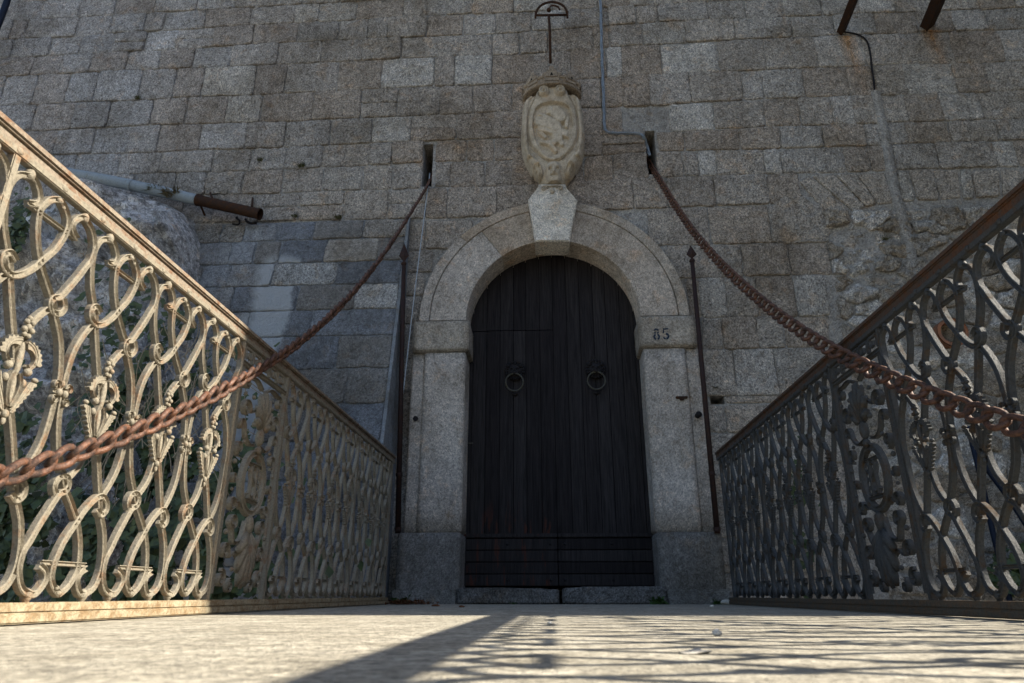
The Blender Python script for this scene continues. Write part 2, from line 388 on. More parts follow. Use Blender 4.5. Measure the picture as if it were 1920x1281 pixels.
WALL = thing('fortress_wall', 'tall shaded wall of rough hammered limestone blocks around the arched gate', 'wall', (0, YW, 0))
ARC_C = Vector((.04, 2.66)); 
def niche(cx, zc, r, n=24):
    pts = [(cx-r, -.2), (cx+r, -.2)] + [(cx + r*cos(pi*i/n), zc + r*sin(pi*i/n)) for i in range(n+1)]
    return pts
def boolean_diff(name, base, cutters, mat, parent):
    o = obj(name, base, mat, parent)
    tmp = []
    for me in cutters:
        c = bpy.data.objects.new('cutter', me); COL.objects.link(c); tmp.append(c)
        md = o.modifiers.new('b', 'BOOLEAN'); md.operation = 'DIFFERENCE'; md.solver = 'EXACT'; md.object = c
    bpy.context.view_layer.update()
    dg = bpy.context.evaluated_depsgraph_get(); res = bpy.data.meshes.new_from_object(o.evaluated_get(dg))
    o.modifiers.clear(); o.data = res
    for c in tmp: bpy.data.objects.remove(c)
    if not res.materials: res.materials.append(mat)
    return o
wb = MB(); wb.box((-16, YW+.015, -3), (12, 8.2, 13))
SLOT_L = (-1.375, -1.265, 4.30, 4.86); SLOT_R = (1.105, 1.215, 4.36, 4.93); HOLE = (1.52, 1.655, 1.775, 1.86)
cut = []
for (x0, x1, z0, z1), d in ((SLOT_L, .55), (SLOT_R, .55), (HOLE, .3)):
    c = MB(); c.box((x0, 5.9, z0), (x1, YW+d, z1)); cut.append(c.me())
c = MB(); c.prism(niche(.04, 2.66, .95), lambda u, v: Vector((u, 5.9, v)), lambda u, v: Vector((u, 7.2, v))); cut.append(c.me())
boolean_diff('mortar_bed', wb.me(), cut, M_MORTAR, WALL)

# course lines, read as image heights of the wall plane at six abscissae
LX = [0, 560, 830, 990, 1220, 1540, 1840]
LY = [[41, 8, -8, -18, -25, -32, -42], [78, 42, 27, 22, 8, -8, -20], [113, 78, 68, 60, 40, 27, 17], [145, 118, 107, 103, 82, 63, 57],
      [200, 175, 162, 155, 138, 123, 115], [248, 225, 215, 208, 196, 180, 172], [295, 275, 263, 258, 247, 233, 223],
      [335, 318, 303, 300, 284, 275, 263], [380, 361, 353, 350, 333, 322, 312], [430, 414, 410, 402, 390, 378, 368]]
def line_fn(ys, xs=LX):
    t = [];
    for x, y in zip(xs, ys):
        p = atY(x, y); t.append((p.x, p.z))
    mz = sum(z for _, z in t)/len(t)
    sd_ = mz*7.3
    return lambda X: lerp(interpc(t, X), mz, .25) + .018*noise.noise(Vector((X*1.4, sd_, 0)))
LINES = [line_fn(y) for y in LY]
JO = [None,
 [-40, 20, 48, 143, 207, 273, 308, 385, 470, 553, 597, 668, 757, 800, 837, 887, 963, 1035, 1120, 1180, 1260, 1330, 1390, 1470, 1560, 1640, 1720, 1790, 1880, 1960],
 [-60, 22, 93, 150, 213, 272, 330, 400, 475, 558, 635, 690, 727, 800, 870, 930, 997, 1060, 1140, 1192, 1233, 1327, 1397, 1467, 1540, 1610, 1677, 1750, 1833, 1900, 1970],
 [-50, 60, 115, 170, 237, 300, 362, 432, 520, 603, 680, 752, 860, 923, 975, 1027, 1112, 1142, 1205, 1285, 1377, 1483, 1563, 1640, 1720, 1785, 1850, 1960],
 [-70, 5, 65, 125, 180, 263, 327, 380, 478, 535, 633, 715, 815, 853, 922, 1000, 1070, 1137, 1165, 1240, 1347, 1433, 1530, 1620, 1700, 1785, 1880, 1970],
 [-90, -10, 62, 137, 203, 285, 350, 425, 490, 587, 677, 745, 825, 887, 960, 1060, 1127, 1167, 1218, 1293, 1390, 1430, 1505, 1590, 1640, 1697, 1790, 1850, 1940],
 [-60, 30, 103, 175, 240, 297, 375, 462, 535, 620, 697, 770, 855, 923, 990, 1060, 1130, 1167, 1255, 1337, 1433, 1500, 1560, 1600, 1643, 1700, 1765, 1840, 1930],
 [-100, -20, 60, 140, 222, 300, 398, 470, 535, 603, 645, 693, 735, 'sl', 815, 875, 927, 1000, 1060, 1128, 'sr', 1233, 1283, 1387, 1463, 1543, 1623, 1700, 1780, 1870, 1950],
 [-120, -30, 40, 110, 180, 250, 327, 385, 455, 530, 605, 680, 735, 'sl', 815, 845, 910, 960, 1030, 1095, 1150, 'sr', 1233, 1280, 1310, 1343, 1433, 1463, 1530, 1583, 1630, 1675, 1757, 1865, 1905, 1990],
 ]
PALE = [(735, 243), (1243, 62), (1290, 108), (1326, 308), (1886, 287), (1325, 560), (1522, 560), (1296, 215), (760, 137), (430, 150), (575, 25), (455, 205), (1740, 140), (870, 130), (1150, 125), (1450, 290), (640, 20), (1010, 20), (1700, 345)]
PALEW = [(atY(*p).x, atY(*p).z) for p in PALE]
rs = random.Random(3)
def stone_color(c, inside=None):
    X, Z = c.x, c.y; r = rs.random()
    base = Vector((.43, .40, .36))
    if r < .25: base = Vector((.40, .355, .305))
    elif r < .5: base = Vector((.40, .38, .35))
    elif r < .62: base = Vector((.465, .445, .415))
    brown = math.exp(-((X-.1)/1.5)**2 - ((Z-4.8)/1.6)**2)
    base = base.lerp(Vector((.36, .285, .22)), .6*brown)
    cool = max(0., min(1., (-X-2.2)/3.5)); base = base.lerp(Vector((base.x*.98, base.y*1.05, base.z*1.19)), cool)
    base *= rs.uniform(.92, 1.08)
    if inside and any(inside(p) for p in PALEW): base = Vector((.52, .50, .465)) * rs.uniform(.88, 1.05)
    return (*base, 1)
sid = 0
def near_slot(x0, x1, z0, z1):
    return any(x0 < s[1]-.01 and x1 > s[0]+.01 and z0 < s[3]-.03 and z1 > s[2]+.03 for s in (SLOT_L, SLOT_R, HOLE))
def push_arch(p):
    """keep blocks out from behind the gate opening"""
    x, z = p
    if z < ARC_C.y: 
        if abs(x-ARC_C.x) < 1.15: return (ARC_C.x + math.copysign(1.15, x-ARC_C.x), z)
        return p
    d = Vector((x, z))-ARC_C
    if d.length < 1.15: d = d.normalized()*1.15 if d.length > .01 else Vector((0, 1.15)); return tuple(ARC_C+d)
    return p
def lay(quad, mat=M_STONE, mp=wall_mp, parent=WALL, col=None, name='stone', **kw):
    global sid; sid += 1
    xs = [p[0] for p in quad]; zs = [p[1] for p in quad]
    inside = lambda p: min(xs) < p[0] < max(xs) and min(zs) < p[1] < max(zs)
    c = Vector((sum(xs)/len(xs), sum(zs)/len(zs)))
    kw.setdefault('gap', rs.choice([.0005, .002, .003, .004, .008])); kw.setdefault('proud', rs.uniform(-.006, .014)); kw.setdefault('relief', .0095); kw.setdefault('edge', 1.5)
    return stone_obj(parent, quad, mp, mat, col or stone_color(c, inside), name=name, seed=sid, **kw)
for k in (0, 1):
    x = -8.6 - k*.2
    while x < 6.3:
        wd = rs.uniform(.30, .55); lay([(x, LINES[0](x)+.31*k), (x+wd, LINES[0](x+wd)+.31*k), (x+wd, LINES[0](x+wd)+.31*(k+1)), (x, LINES[0](x)+.31*(k+1))]); x += wd
for r in range(1, 10):
    fa, fb = LINES[r-1], LINES[r]
    # row r lies between lines r-1 and r; joint positions given at mid height
    js = JO[r] if r < len(JO) else [340, 473, 560, 643, 727, 798, 838, 932, 1000]
    if r == 9: js = [-130, -40, 50, 130, 210, 280, 340, 400, 473, 560, 643, 727, 798, 838, 932, 1187, 1250, 1340, 1440, 1500]
    X = []
    for j in js:
        if isinstance(j, str): X.append(j); continue
        # find world x of this joint at the middle of the row
        y = (interp(list(zip(LX, LY[r-1])), j) + interp(list(zip(LX, LY[r])), j))/2
        X.append(atY(j, y).x)
    seq = []
    for i in range(len(X)-1):
        a, b = X[i], X[i+1]
        if a == 'sl': a = SLOT_L[1]+.0
        if a == 'sr': a = SLOT_R[1]+.0
        if b == 'sl': b = SLOT_L[0]
        if b == 'sr': b = SLOT_R[0]
        if r in (7, 8) and X[i] in ('sl', 'sr'):
            continue_ = (X[i+1] - a)
            if continue_ < .05: continue
        seq.append((a, b))
    for a, b in seq:
        if b-a < .05: continue
        jit = rs.uniform(-.012, .012)
        z1a, z1b, z0a, z0b = fa(a), fa(b), fb(a), fb(b)
        if r >= 8 and a > atY(1500, 330).x and r == 9: continue
        if r == 9 and -1.03 < (a+b)/2 < 1.0: pass
        quad = [(a, z0a), (b, z0b), (b+jit, z1b), (a+jit*.5, z1a)]
        if near_slot(a, b, min(z0a, z0b), max(z1a, z1b)):
            continue
        if r == 9:
            quad = [push_arch(q) for q in [(a, z0a), ((a+b)/2, (z0a+z0b)/2), (b, z0b), (b, z1b), (a, z1a)]]
        # some courses are made of two thin stones
        if rs.random() < .06 and b-a > .25:
            zm = (z0a+z1a)/2; lay([(a, z0a), (b, z0b), (b, zm), (a, zm)]); lay([(a, zm), (b, zm), (b, z1b), (a, z1a)])
        else: lay(quad)
# stones right beside the slots that the rule above left out
def lay_px(p, **kw):
    q = [atY(*a) for a in p]; return lay([(v.x, v.z) for v in q], **kw)
zA, zB, zC = LINES[6](-1.3), LINES[7](-1.3), LINES[8](-1.3)
for s, f in ((SLOT_L, -1.3), (SLOT_R, 1.16)):
    pass
# small fillers round the arch shoulders (image left of the arch)
xl0 = atY(758, 500).x; xm = -1.18
for (z0, z1, xa, xb) in ((3.50, 3.86, -1.60, -1.30), (3.52, 3.86, -1.30, -.80), (3.25, 3.50, -1.60, -1.22), (2.98, 3.25, -1.60, -1.28), (2.66, 2.98, -1.60, -1.30),
                         (2.33, 2.66, -1.60, -1.30), (1.95, 2.33, -1.60, -1.30), (1.5, 1.95, -1.60, -1.30), (1.05, 1.5, -1.60, -1.3), (.6, 1.05, -1.60, -1.3), (.0, .6, -1.6, -1.3)):
    lay([push_arch(p) for p in [(xa, z0), (xb, z0), (xb, z1), (xa, z1)]])
# right flank below the ninth course
RX = [1240, 1300, 1560]
RL = [[390, 390, 380], [459, 459, 453], [520, 520, 517], [597, 597, 594], [655, 655, 652], [743, 743, 740], [812, 812, 808], [872, 872, 868], [940, 940, 936], [1010, 1010, 1008], [1075, 1075, 1073], [1140, 1140, 1140]]
RJ = [[1215, 1330, 1445, 1550], [1250, 1300, 1392, 1480, 1558], [1290, 1313, 1362, 1420, 1492, 1552], [1290, 1317, 1355, 1420, 1470, 1556], [1300, 1378, 1456, 1570],
      [1300, 1360, 1500, 1590], [1300, 1390, 1470, 1590], [1300, 1400, 1520, 1600], [1300, 1370, 1450, 1600], [1300, 1420, 1530, 1610], [1300, 1400, 1500, 1610]]
for r in range(len(RJ)):
    fa = line_fn(RL[r], RX); fb = line_fn(RL[r+1], RX); ym = (RL[r][1]+RL[r+1][1])/2
    X = [atY(j, ym).x for j in RJ[r]]
    for a, b in zip(X, X[1:]):
        q = [(a, fb(a)), (b, fb(b)), (b, fa(b)), (a, fa(a))]
        q = [push_arch(p) for p in q]
        if near_slot(q[0][0], q[1][0], q[0][1], q[2][1]):
            z0, z1 = q[0][1], q[2][1]; xa, xb = q[0][0], q[1][0]
            if z1 > HOLE[3]+.06: lay([(xa, HOLE[3]+.01), (xb, HOLE[3]+.01), (xb, z1), (xa, z1)])
            if z0 < HOLE[2]-.06: lay([(xa, z0), (xb, z0), (xb, HOLE[2]-.005), (xa, HOLE[2]-.005)])
            if xb > HOLE[1]+.08: lay([(HOLE[1], HOLE[2]), (xb, HOLE[2]), (xb, HOLE[3]), (HOLE[1], HOLE[3])])
            continue
        lay(q)
# voussoirs of the blocked relieving arch on the right
VS = [[(110, 330), (165, 305), (405, 520), (355, 600)], [(180, 250), (250, 222), (520, 450), (412, 512)], [(258, 218), (392, 212), (585, 412), (522, 448)],
      [(400, 212), (525, 208), (655, 395), (590, 412)], [(530, 204), (700, 195), (765, 380), (662, 398)], [(770, 190), (832, 188), (890, 375), (800, 382)],
      [(840, 184), (980, 180), (1030, 365), (898, 375)], [(988, 180), (1142, 184), (1165, 362), (1036, 365)], [(1150, 184), (1220, 184), (1236, 362), (1170, 362)],
      [(1228, 184), (1390, 180), (1400, 350), (1245, 360)], [(1398, 180), (1520, 178), (1530, 350), (1410, 350)], [(1528, 178), (1650, 174), (1665, 345), (1540, 348)],
      [(20, 400), (105, 335), (350, 605), (20, 622)], [(-10, 212), (175, 212), (178, 250), (105, 330), (-10, 390)]]
for i, p in enumerate(VS):
    lay_px([(1440+a/3.2, 260+b/3.2) for a, b in p], name='voussoir', gap=.009, proud=[.012, .0, .008][i % 3], col=(.47, .45, .41, 1) if i in (5, 8) else (.44, .40, .35, 1))
# stones directly beside the chain slots
for s in (SLOT_L, SLOT_R):
    sg = -1 if s is SLOT_L else 1
    xs_l = -1.80 if s is SLOT_L else .72; xs_r = -.82 if s is SLOT_L else 1.62
    z_a, z_b, z_c = LINES[6]((s[0]+s[1])/2), LINES[7]((s[0]+s[1])/2), LINES[8]((s[0]+s[1])/2)
    for z0, z1 in ((z_b, min(z_a, 9)), (z_c, z_b)):
        pass
# rubble infill of the right part of the wall: irregular cells
def clip_half(poly, px, py, nx, ny):
    out = []
    for i in range(len(poly)):
        a = poly[i]; b = poly[(i+1) % len(poly)]
        da = (a[0]-px)*nx+(a[1]-py)*ny; db = (b[0]-px)*nx+(b[1]-py)*ny
        if da <= 0: out.append(a)
        if da*db < 0: t = da/(da-db); out.append((a[0]+(b[0]-a[0])*t, a[1]+(b[1]-a[1])*t))
    return out
def cells(pts, bounds, ax=1.6):
    res = []
    for i, p in enumerate(pts):
        poly = [(bounds[0], bounds[2]), (bounds[1], bounds[2]), (bounds[1], bounds[3]), (bounds[0], bounds[3])]
        for j, q in enumerate(pts):
            if i == j or abs(p[0]-q[0]) > 1.2 or abs(p[1]-q[1]) > .9: continue
            # anisotropic metric: stones lie flat
            nx, ny = (q[0]-p[0]), (q[1]-p[1])*ax*ax
            poly = clip_half(poly, (p[0]+q[0])/2, (p[1]+q[1])/2, nx, ny)
            if len(poly) < 3: break
        if len(poly) >= 3: res.append(poly)
    return res
rr = random.Random(11)
XR0 = atY(1557, 500).x; ZT = atY(1700, 392).z; XR1 = 6.4
pts = []
tries = 0
while tries < 9000 and len(pts) < 300:
    tries += 1; p = (rr.uniform(XR0-.1, XR1), rr.uniform(-.9, ZT)); dmin = rr.choice([.13, .17, .24, .30])
    if all(((p[0]-q[0])/1.5)**2 + ((p[1]-q[1])*1.05)**2 > ((dmin+q[2])/2)**2 for q in pts): pts.append((*p, dmin))
def area(p): return abs(sum(p[i][0]*p[(i+1) % len(p)][1]-p[(i+1) % len(p)][0]*p[i][1] for i in range(len(p))))/2
for poly in cells([(a, b) for a, b, _ in pts], (XR0, XR1, -.9, ZT)):
    if area(poly) < .006: continue
    k = rr.random(); col = Vector((.44, .42, .385)).lerp(Vector((.31, .27, .22)), rr.random()) * rr.uniform(.85, 1.15)
    if k < .3: col = Vector((.56, .545, .52))
    low = min(p[1] for p in poly) < 2.6
    lay(poly, name='rubble_stone', col=(*col, 1), proud=rr.uniform(-.03, .06) if not low else rr.uniform(-.010, .025), relief=.045 if not low else .022,
        gap=rr.uniform(.004, .02), rnd=1, cham=.02, step=.022, edge=3.0)
# masonry beyond the frame, past the part count: one joined piece
om = MB(); ro = random.Random(5)
def fill_rect(x0, x1, z0, z1):
    z = z0
    while z < z1-.05:
        h = min(ro.uniform(.28, .38), z1-z); x = x0
        while x < x1-.05:
            wd = min(ro.uniform(.35, .65), x1-x)
            g = .008; y = YW-ro.uniform(-.002, .012)
            om.add([(x+g, YW+.04, z+g), (x+wd-g, YW+.04, z+g), (x+wd-g, YW+.04, z+h-g), (x+g, YW+.04, z+h-g), (x+g, y, z+g), (x+wd-g, y, z+g), (x+wd-g, y, z+h-g), (x+g, y, z+h-g)],
                   [(4, 5, 6, 7), (0, 1, 5, 4), (1, 2, 6, 5), (2, 3, 7, 6), (3, 0, 4, 7)])
            x += wd
        z += h
fill_rect(-14, 11, LINES[0](-2)+.64, 12.5)
fill_rect(-14, -8.1, -3, LINES[0](-8)+.1)
o = obj('outer_masonry', om.me(), M_STONE, WALL, kind='stuff', color=(.32, .29, .25, 1))
# mortared repair groove, conduit slit
gp = [atY(*p) for p in ((1641, 172), (1648, 210), (1660, 260), (1668, 310), (1680, 370), (1694, 420), (1706, 470), (1716, 520))]
m_ = MB()
for i in range(len(gp)-1):
    a, b = gp[i], gp[i+1]; wd = .045 + .015*noise.noise(Vector((i, 0, 0)))
    m_.add([(a.x-wd, YW-.022, a.z), (b.x-wd, YW-.022, b.z), (b.x, YW-.034, b.z), (a.x, YW-.034, a.z), (b.x+wd, YW-.022, b.z), (a.x+wd, YW-.022, a.z),
            (a.x-wd-.01, YW+.02, a.z), (b.x-wd-.01, YW+.02, b.z), (a.x+wd+.01, YW+.02, a.z), (b.x+wd+.01, YW+.02, b.z)],
           [(0, 1, 2, 3), (3, 2, 4, 5), (6, 7, 1, 0), (5, 4, 9, 8)])
obj('mortar_seam', m_.me(smooth=True), M_MORTAR, WALL)

# ------------------------------------------------------------------ lower left battered buttress of blue-grey ashlar
BZ = atY(600, 415).z   # its top
BAT = .20
def butt_mp(u, v, out): return Vector((u, YW-.02 - BAT*max(0, BZ-v) - out, v))
bn = Vector((0, 1, BAT)) * -1
bn = Vector((0, -1, -BAT)); bP = Vector((0, YW-.02, BZ))
def atB(x, y): return atPlane(x, y, bP, bn)
BUTT = thing('battered_buttress', 'smooth blue-grey ashlar buttress sloping out below the left chain', 'wall', (-2.6, 6, 0))
bx0, bx1 = -5.2, -1.50
m_ = MB(); e = .012
def bq(x, z, o): return butt_mp(x, z, o)
m_.prism([(YW+.1, -3), (YW-.02-BAT*(BZ+3)+e, -3), (YW-.02+e, BZ-.01), (YW+.1, BZ-.01)], lambda y, z: Vector((bx0, y, z)), lambda y, z: Vector((bx1-.004, y, z)))
obj('mortar_core', m_.me(), M_MORTARB, BUTT)
BL = [415, 458, 510, 560, 614, 668, 733, 800, 868, 936, 1004, 1072, 1135]
BJ = [[345, 419, 462, 523, 591, 683, 762], [335, 385, 445, 490, 535, 618, 716, 760], [320, 400, 450, 529, 645, 752], [300, 380, 413, 467, 582, 684, 745], [280, 370, 430, 502, 615, 735],
      [260, 350, 440, 520, 668, 728], [250, 330, 420, 500, 580, 690, 722], [240, 340, 460, 550, 640, 718], [230, 330, 420, 520, 610, 716], [220, 320, 440, 530, 650, 714],
      [220, 330, 430, 540, 630, 712], [220, 320, 420, 530, 640, 710]]
rb = random.Random(9)
for r in range(len(BJ)):
    za, zb = atB(600, BL[r]).z, atB(600, BL[r+1]).z; ym = (BL[r]+BL[r+1])/2
    X = [atB(j, ym).x for j in BJ[r]]; X[-1] = bx1
    for i, (a, b) in enumerate(zip(X, X[1:])):
        if b-a < .06: continue
        base = Vector((.185, .20, .222))*rb.uniform(.85, 1.18)
        if rb.random() < .25: base = Vector((.21, .205, .195))
        if (r == 2 and i == 3): base = Vector((.40, .41, .41))
        if (r == 3 and i == 5): base = Vector((.46, .46, .45))
        if i <= 2: base = base.lerp(Vector((.30, .315, .33)), .6)
        if r == 0 and i in (0, 1, 5) or r == 1 and i == 5: base = Vector((.34, .32, .29))
        t = rb.uniform(-.02, .02)
        mat = M_STONE if (base.x > .35 and r > 1 and i > 2) or r == 0 and i in (0, 1, 5) else M_ASHLAR
        lay([(a, zb), (b, zb), (b if b == bx1 else b+t, za), (a+t, za)], mat=mat, mp=butt_mp, parent=BUTT, col=(*base, 1), relief=.003, proud=rb.uniform(-.003, .005), gap=.005, rnd=1)
z = atB(600, BL[-1]).z; zi = z
while z > -3:
    x = bx1
    while x > bx0:
        wd = rb.uniform(.5, .8); base = Vector((.185, .20, .222))*rb.uniform(.85, 1.15)
        lay([(max(x-wd, bx0), z-.36), (x, z-.36), (x, z), (max(x-wd, bx0), z)], mat=M_ASHLAR, mp=butt_mp, parent=BUTT, col=(*base, 1), relief=.003, step=.08)
        x -= wd
    z -= .36
# smooth rendered return face at its right end
m_ = MB(); m_.prism([(YW-.01, -3), (YW-.035-BAT*(BZ+3), -3), (YW-.035, BZ), (YW-.01, BZ)], lambda y, z: Vector((bx1-.002, y, z)), lambda y, z: Vector((bx1+.028, y, z)))
obj('rendered_return', m_.me(), stone_mat('grey_render', base=(.15, .165, .18, 1), rough_amt=.25, speck=.4, tool=60, tdist=.004), BUTT)

# ------------------------------------------------------------------ natural rock, left
def rock():
    m_ = MB(); nu, nv = 190, 230; x0, x1, z0 = -8.2, -3.25, -3.0
    top = [(-8.2, 3.2), (-6.4, 3.4), (-5.6, 3.9), (-5.0, 4.2), (-4.5, 4.24), (-4.15, 4.12), (-3.9, 3.95), (-3.72, 3.6), (-3.5, 2.6), (-3.25, 1.2)]
    vs = []
    for j in range(nv+1):
        for i in range(nu+1):
            x = lerp(x0, x1, i/nu); zt = interpc(top, x); z = lerp(z0, zt, j/nv)
            p = Vector((x, z, 0))
            edge = min(1, max(0, (x1-x)/.5))**.5 * min(1, max(0, zt-z)/.22)**.5
            n1 = noise.fractal(p*.75+Vector((3, 1, 0)), .9, 2.1, 5)
            cr = noise.voronoi(p*Vector((1.0, .8, 1)))[0]; ridge = min(.5, cr[1]-cr[0])
            n2 = noise.turbulence(p*2.6, 5, False)
            d = .32 + .17*(3.9-z)*.8 + .30*n1 + .42*ridge - .18*n2 + .05*noise.turbulence(p*9, 3, True)
            d += .16*noise.hetero_terrain(Vector((x*1.7+z*.5, z*2.4, 3)), .8, 2.2, 5, .6) - .10*(1-min(1, abs(noise.noise(Vector((x*1.3+z*.9, z*.9-x*.3, 9)))*6)))
            y = YW+.03 - max(0, d)*edge
            vs.append((x, y, z))
    W = nu+1
    fs = [(j*W+i, j*W+i+1, (j+1)*W+i+1, (j+1)*W+i) for j in range(nv) for i in range(nu)]
    m_.add(vs, fs); return m_.me(smooth=True)
RK = obj('rock_outcrop', rock(), M_ROCK, loc=(0, 0, 0)); tag(RK, 'pale craggy natural rock outcrop at the foot of the wall behind the left railing', 'rock')

# ------------------------------------------------------------------ stone doorway
DW = thing('stone_doorway', 'carved stone door surround with pilasters and round arch, numbered 85', 'doorway', (.04, 6.3, 0))
def dressed(name, a, b, col, bev=.008, seed=0):
    """subdivided, slightly uneven dressed block"""
    bm = bmesh.new(); bmesh.ops.create_cube(bm, size=1)
    ctr = [(p+q)/2 for p, q in zip(a, b)]; dim = [q-p for p, q in zip(a, b)]
    for v in bm.verts: v.co = Vector([v.co[i]*dim[i] for i in range(3)])
    bmesh.ops.bevel(bm, geom=bm.edges[:], offset=bev, segments=2, affect='EDGES')
    long = [e for e in bm.edges if e.calc_length() > .09]
    bmesh.ops.subdivide_edges(bm, edges=long, cuts=7, use_grid_fill=True)
    for v in bm.verts:
        p = v.co + Vector(ctr); nz = noise.noise(p*7)*.003 + noise.noise(p*22)*.002
        v.co += Vector((nz, nz*1.4, nz*.6))
    me = bpy.data.meshes.new(name); bm.to_mesh(me); bm.free()
    me.polygons.foreach_set('use_smooth', [True]*len(me.polygons))
    return obj(name, me, M_SMOOTH, DW, loc=ctr, color=(*col, 1))
CST = (.45, .41, .365); CGR = (.21, .205, .195); CBG = (.36, .325, .275)
YB = 7.0
# left pier
dressed('pilaster_base', (-1.385, 6.235, -.02), (-.825, YB, .595), CGR)
dressed('pilaster', (-1.225, 6.275, .6), (-.825, YB, 2.31), CST)
dressed('pilaster_border', (-1.355, 6.31, .6), (-1.228, YB, 2.31), CST)
dressed('impost_block', (-1.35, 6.245, 2.315), (-.795, YB, 2.635), CBG, .012)
# right pier
dressed('pilaster_base', (.905, 6.235, -.02), (1.455, YB, .59), (.19, .183, .17))
dressed('pilaster', (.905, 6.275, .595), (1.30, YB, 2.31), CST)
dressed('pilaster_border', (1.303, 6.31, .595), (1.435, YB, 2.31), CST)
dressed('impost_block', (.875, 6.245, 2.315), (1.425, YB, 2.635), CBG, .012)
def arch_piece(name, a0, a1, r0, r1, y0, y1, col, nz=.002):
    n = max(6, int((a1-a0)/4)); nr = 6 if r1-r0 > .2 else 2; vs = []; g = .12
    cx, cz = .038, 2.652
    ys = [y0, y0+.008, lerp(y0, y1, .5), y1]
    vs = []; grid = {}
    def P(a, r, y):
        q = Vector((cx+r*cos(R_(a)), y, cz+r*sin(R_(a)))); k = noise.noise(q*8)*nz + noise.noise(q*25)*nz*.6
        return q + Vector((0, k, 0))
    # front face grid, inner soffit, outer edge, ends
    mm = MB()
    A = [lerp(a0+g, a1-g, i/n) for i in range(n+1)]; RR = [lerp(r0+.006, r1-.004, j/nr) for j in range(nr+1)]
    mm.add([P(a, r, y0) for a in A for r in RR], [(i*(nr+1)+j, i*(nr+1)+j+1, (i+1)*(nr+1)+j+1, (i+1)*(nr+1)+j) for i in range(n) for j in range(nr)])
    mm.add([P(a, RR[0], y0) for a in A] + [P(a, r0, y0+.008) for a in A] + [P(a, r0, y1) for a in A], [(i, i+1, n+1+i+1, n+1+i) for i in range(n)] + [(n+1+i, n+1+i+1, 2*n+2+i+1, 2*n+2+i) for i in range(n)])
    mm.add([P(a, RR[-1], y0) for a in A] + [P(a, r1, y0+.006) for a in A] + [P(a, r1, y1) for a in A], [(i, i+1, n+1+i+1, n+1+i) for i in range(n)] + [(n+1+i, n+1+i+1, 2*n+2+i+1, 2*n+2+i) for i in range(n)])
    for a in (A[0], A[-1]):
        mm.add([P(a, r, y) for r in RR for y in (y0, y1)], [(2*j, 2*j+1, 2*j+3, 2*j+2) for j in range(nr)])
    me = mm.me(name, True); return obj(name, me, M_SMOOTH, DW, color=(*col, 1))
ca = (.40, .335, .265)
arch_piece('arch_stone', 100.5, 126, .865, 1.232, 6.285, YB, ca)
arch_piece('arch_stone', 126, 180, .865, 1.232, 6.285, YB, CST)
arch_piece('arch_stone', 0, 79.5, .865, 1.232, 6.285, YB, (.43, .38, .325))
arch_piece('arch_trim', 98, 135, 1.241, 1.345, 6.291, 6.45, ca)
arch_piece('arch_trim', 135, 180, 1.241, 1.345, 6.289, 6.45, CST)
arch_piece('arch_trim', 0, 82, 1.241, 1.345, 6.291, 6.45, (.41, .365, .31))
arch_piece('arch_soffit_stone', 79.7, 100.3, .868, 1.1, 6.31, YB, ca)
# keystone
ky0 = 6.19
def kp(x, y): q = atY(x, y, ky0); return (q.x, q.z)
K = [kp(1003, 452), kp(1068, 452), kp(1083, 374), kp(1073, 368), kp(1064, 358), kp(1060, 345), kp(1010, 345), kp(1006, 358), kp(998, 368), kp(990, 374)]
bm = bmesh.new()
front = [bm.verts.new((x, ky0, z)) for x, z in K]; back = [bm.verts.new((x, 6.5, z)) for x, z in K]
bm.faces.new(front); bm.faces.new(back[::-1])
for i in range(len(K)): bm.faces.new((front[i], back[i], back[(i+1) % len(K)], front[(i+1) % len(K)]))
bmesh.ops.bevel(bm, geom=[e for e in bm.edges if all(v in front for v in e.verts)], offset=.01, segments=2, affect='EDGES')
bmesh.ops.recalc_face_normals(bm, faces=bm.faces[:])
me = bpy.data.meshes.new('keystone'); bm.to_mesh(me); bm.free()
KS = obj('keystone', me, M_SMOOTH, DW, color=(.60, .565, .50, 1))
m_ = MB()
kx = (K[5][0]+K[6][0])/2; kz = K[5][1]-.05
for s in (-1, 1):
    sp = [(kx+s*(.085-(.036-t*.0028)*cos(t*.7)), ky0-.012, kz-.005+(.036-t*.0028)*sin(t*.7)) for t in range(12)]
    m_.tube(sp, .008, 6)
m_.tube([(kx-.07, ky0-.01, kz+.03), (kx, ky0-.014, kz+.018), (kx+.07, ky0-.01, kz+.03)], .009, 6)
m_.sphere((kx, ky0-.008, kz-.035), (.028, .014, .035))
o = obj('carved_scroll', m_.me(smooth=True), M_CARVED); o.parent = KS; o.location = -world_loc(KS)
# stencilled number 85 on the right impost block
def arcs(cx, cz, r0, r1, a0, a1, n=8):
    mm = []
    A = [R_(lerp(a0, a1, i/n)) for i in range(n+1)]
    return [(cx+r1*cos(a), cz+r1*sin(a)*1.05) for a in A] + [(cx+r0*cos(a), cz+r0*sin(a)*1.05) for a in reversed(A)]
def plate(name, polys, y):
    m_ = MB()
    for p in polys: m_.prism(p, lambda u, v: Vector((u, y-.0035, v)), lambda u, v: Vector((u, y+.02, v)))
    return obj(name, m_.me(), M_INK, DW)
q = atY(1231, 626, 6.24); zx, zz = q.x, q.z
plate('stencilled_digit', [arcs(zx, zz+.028, .013, .027, 20, 160), arcs(zx, zz+.028, .013, .027, 200, 250), arcs(zx, zz+.028, .013, .027, 290, 340),
                           arcs(zx, zz-.03, .016, .032, 110, 250), arcs(zx, zz-.03, .016, .032, -70, 70)], 6.243)
x5 = zx+.088
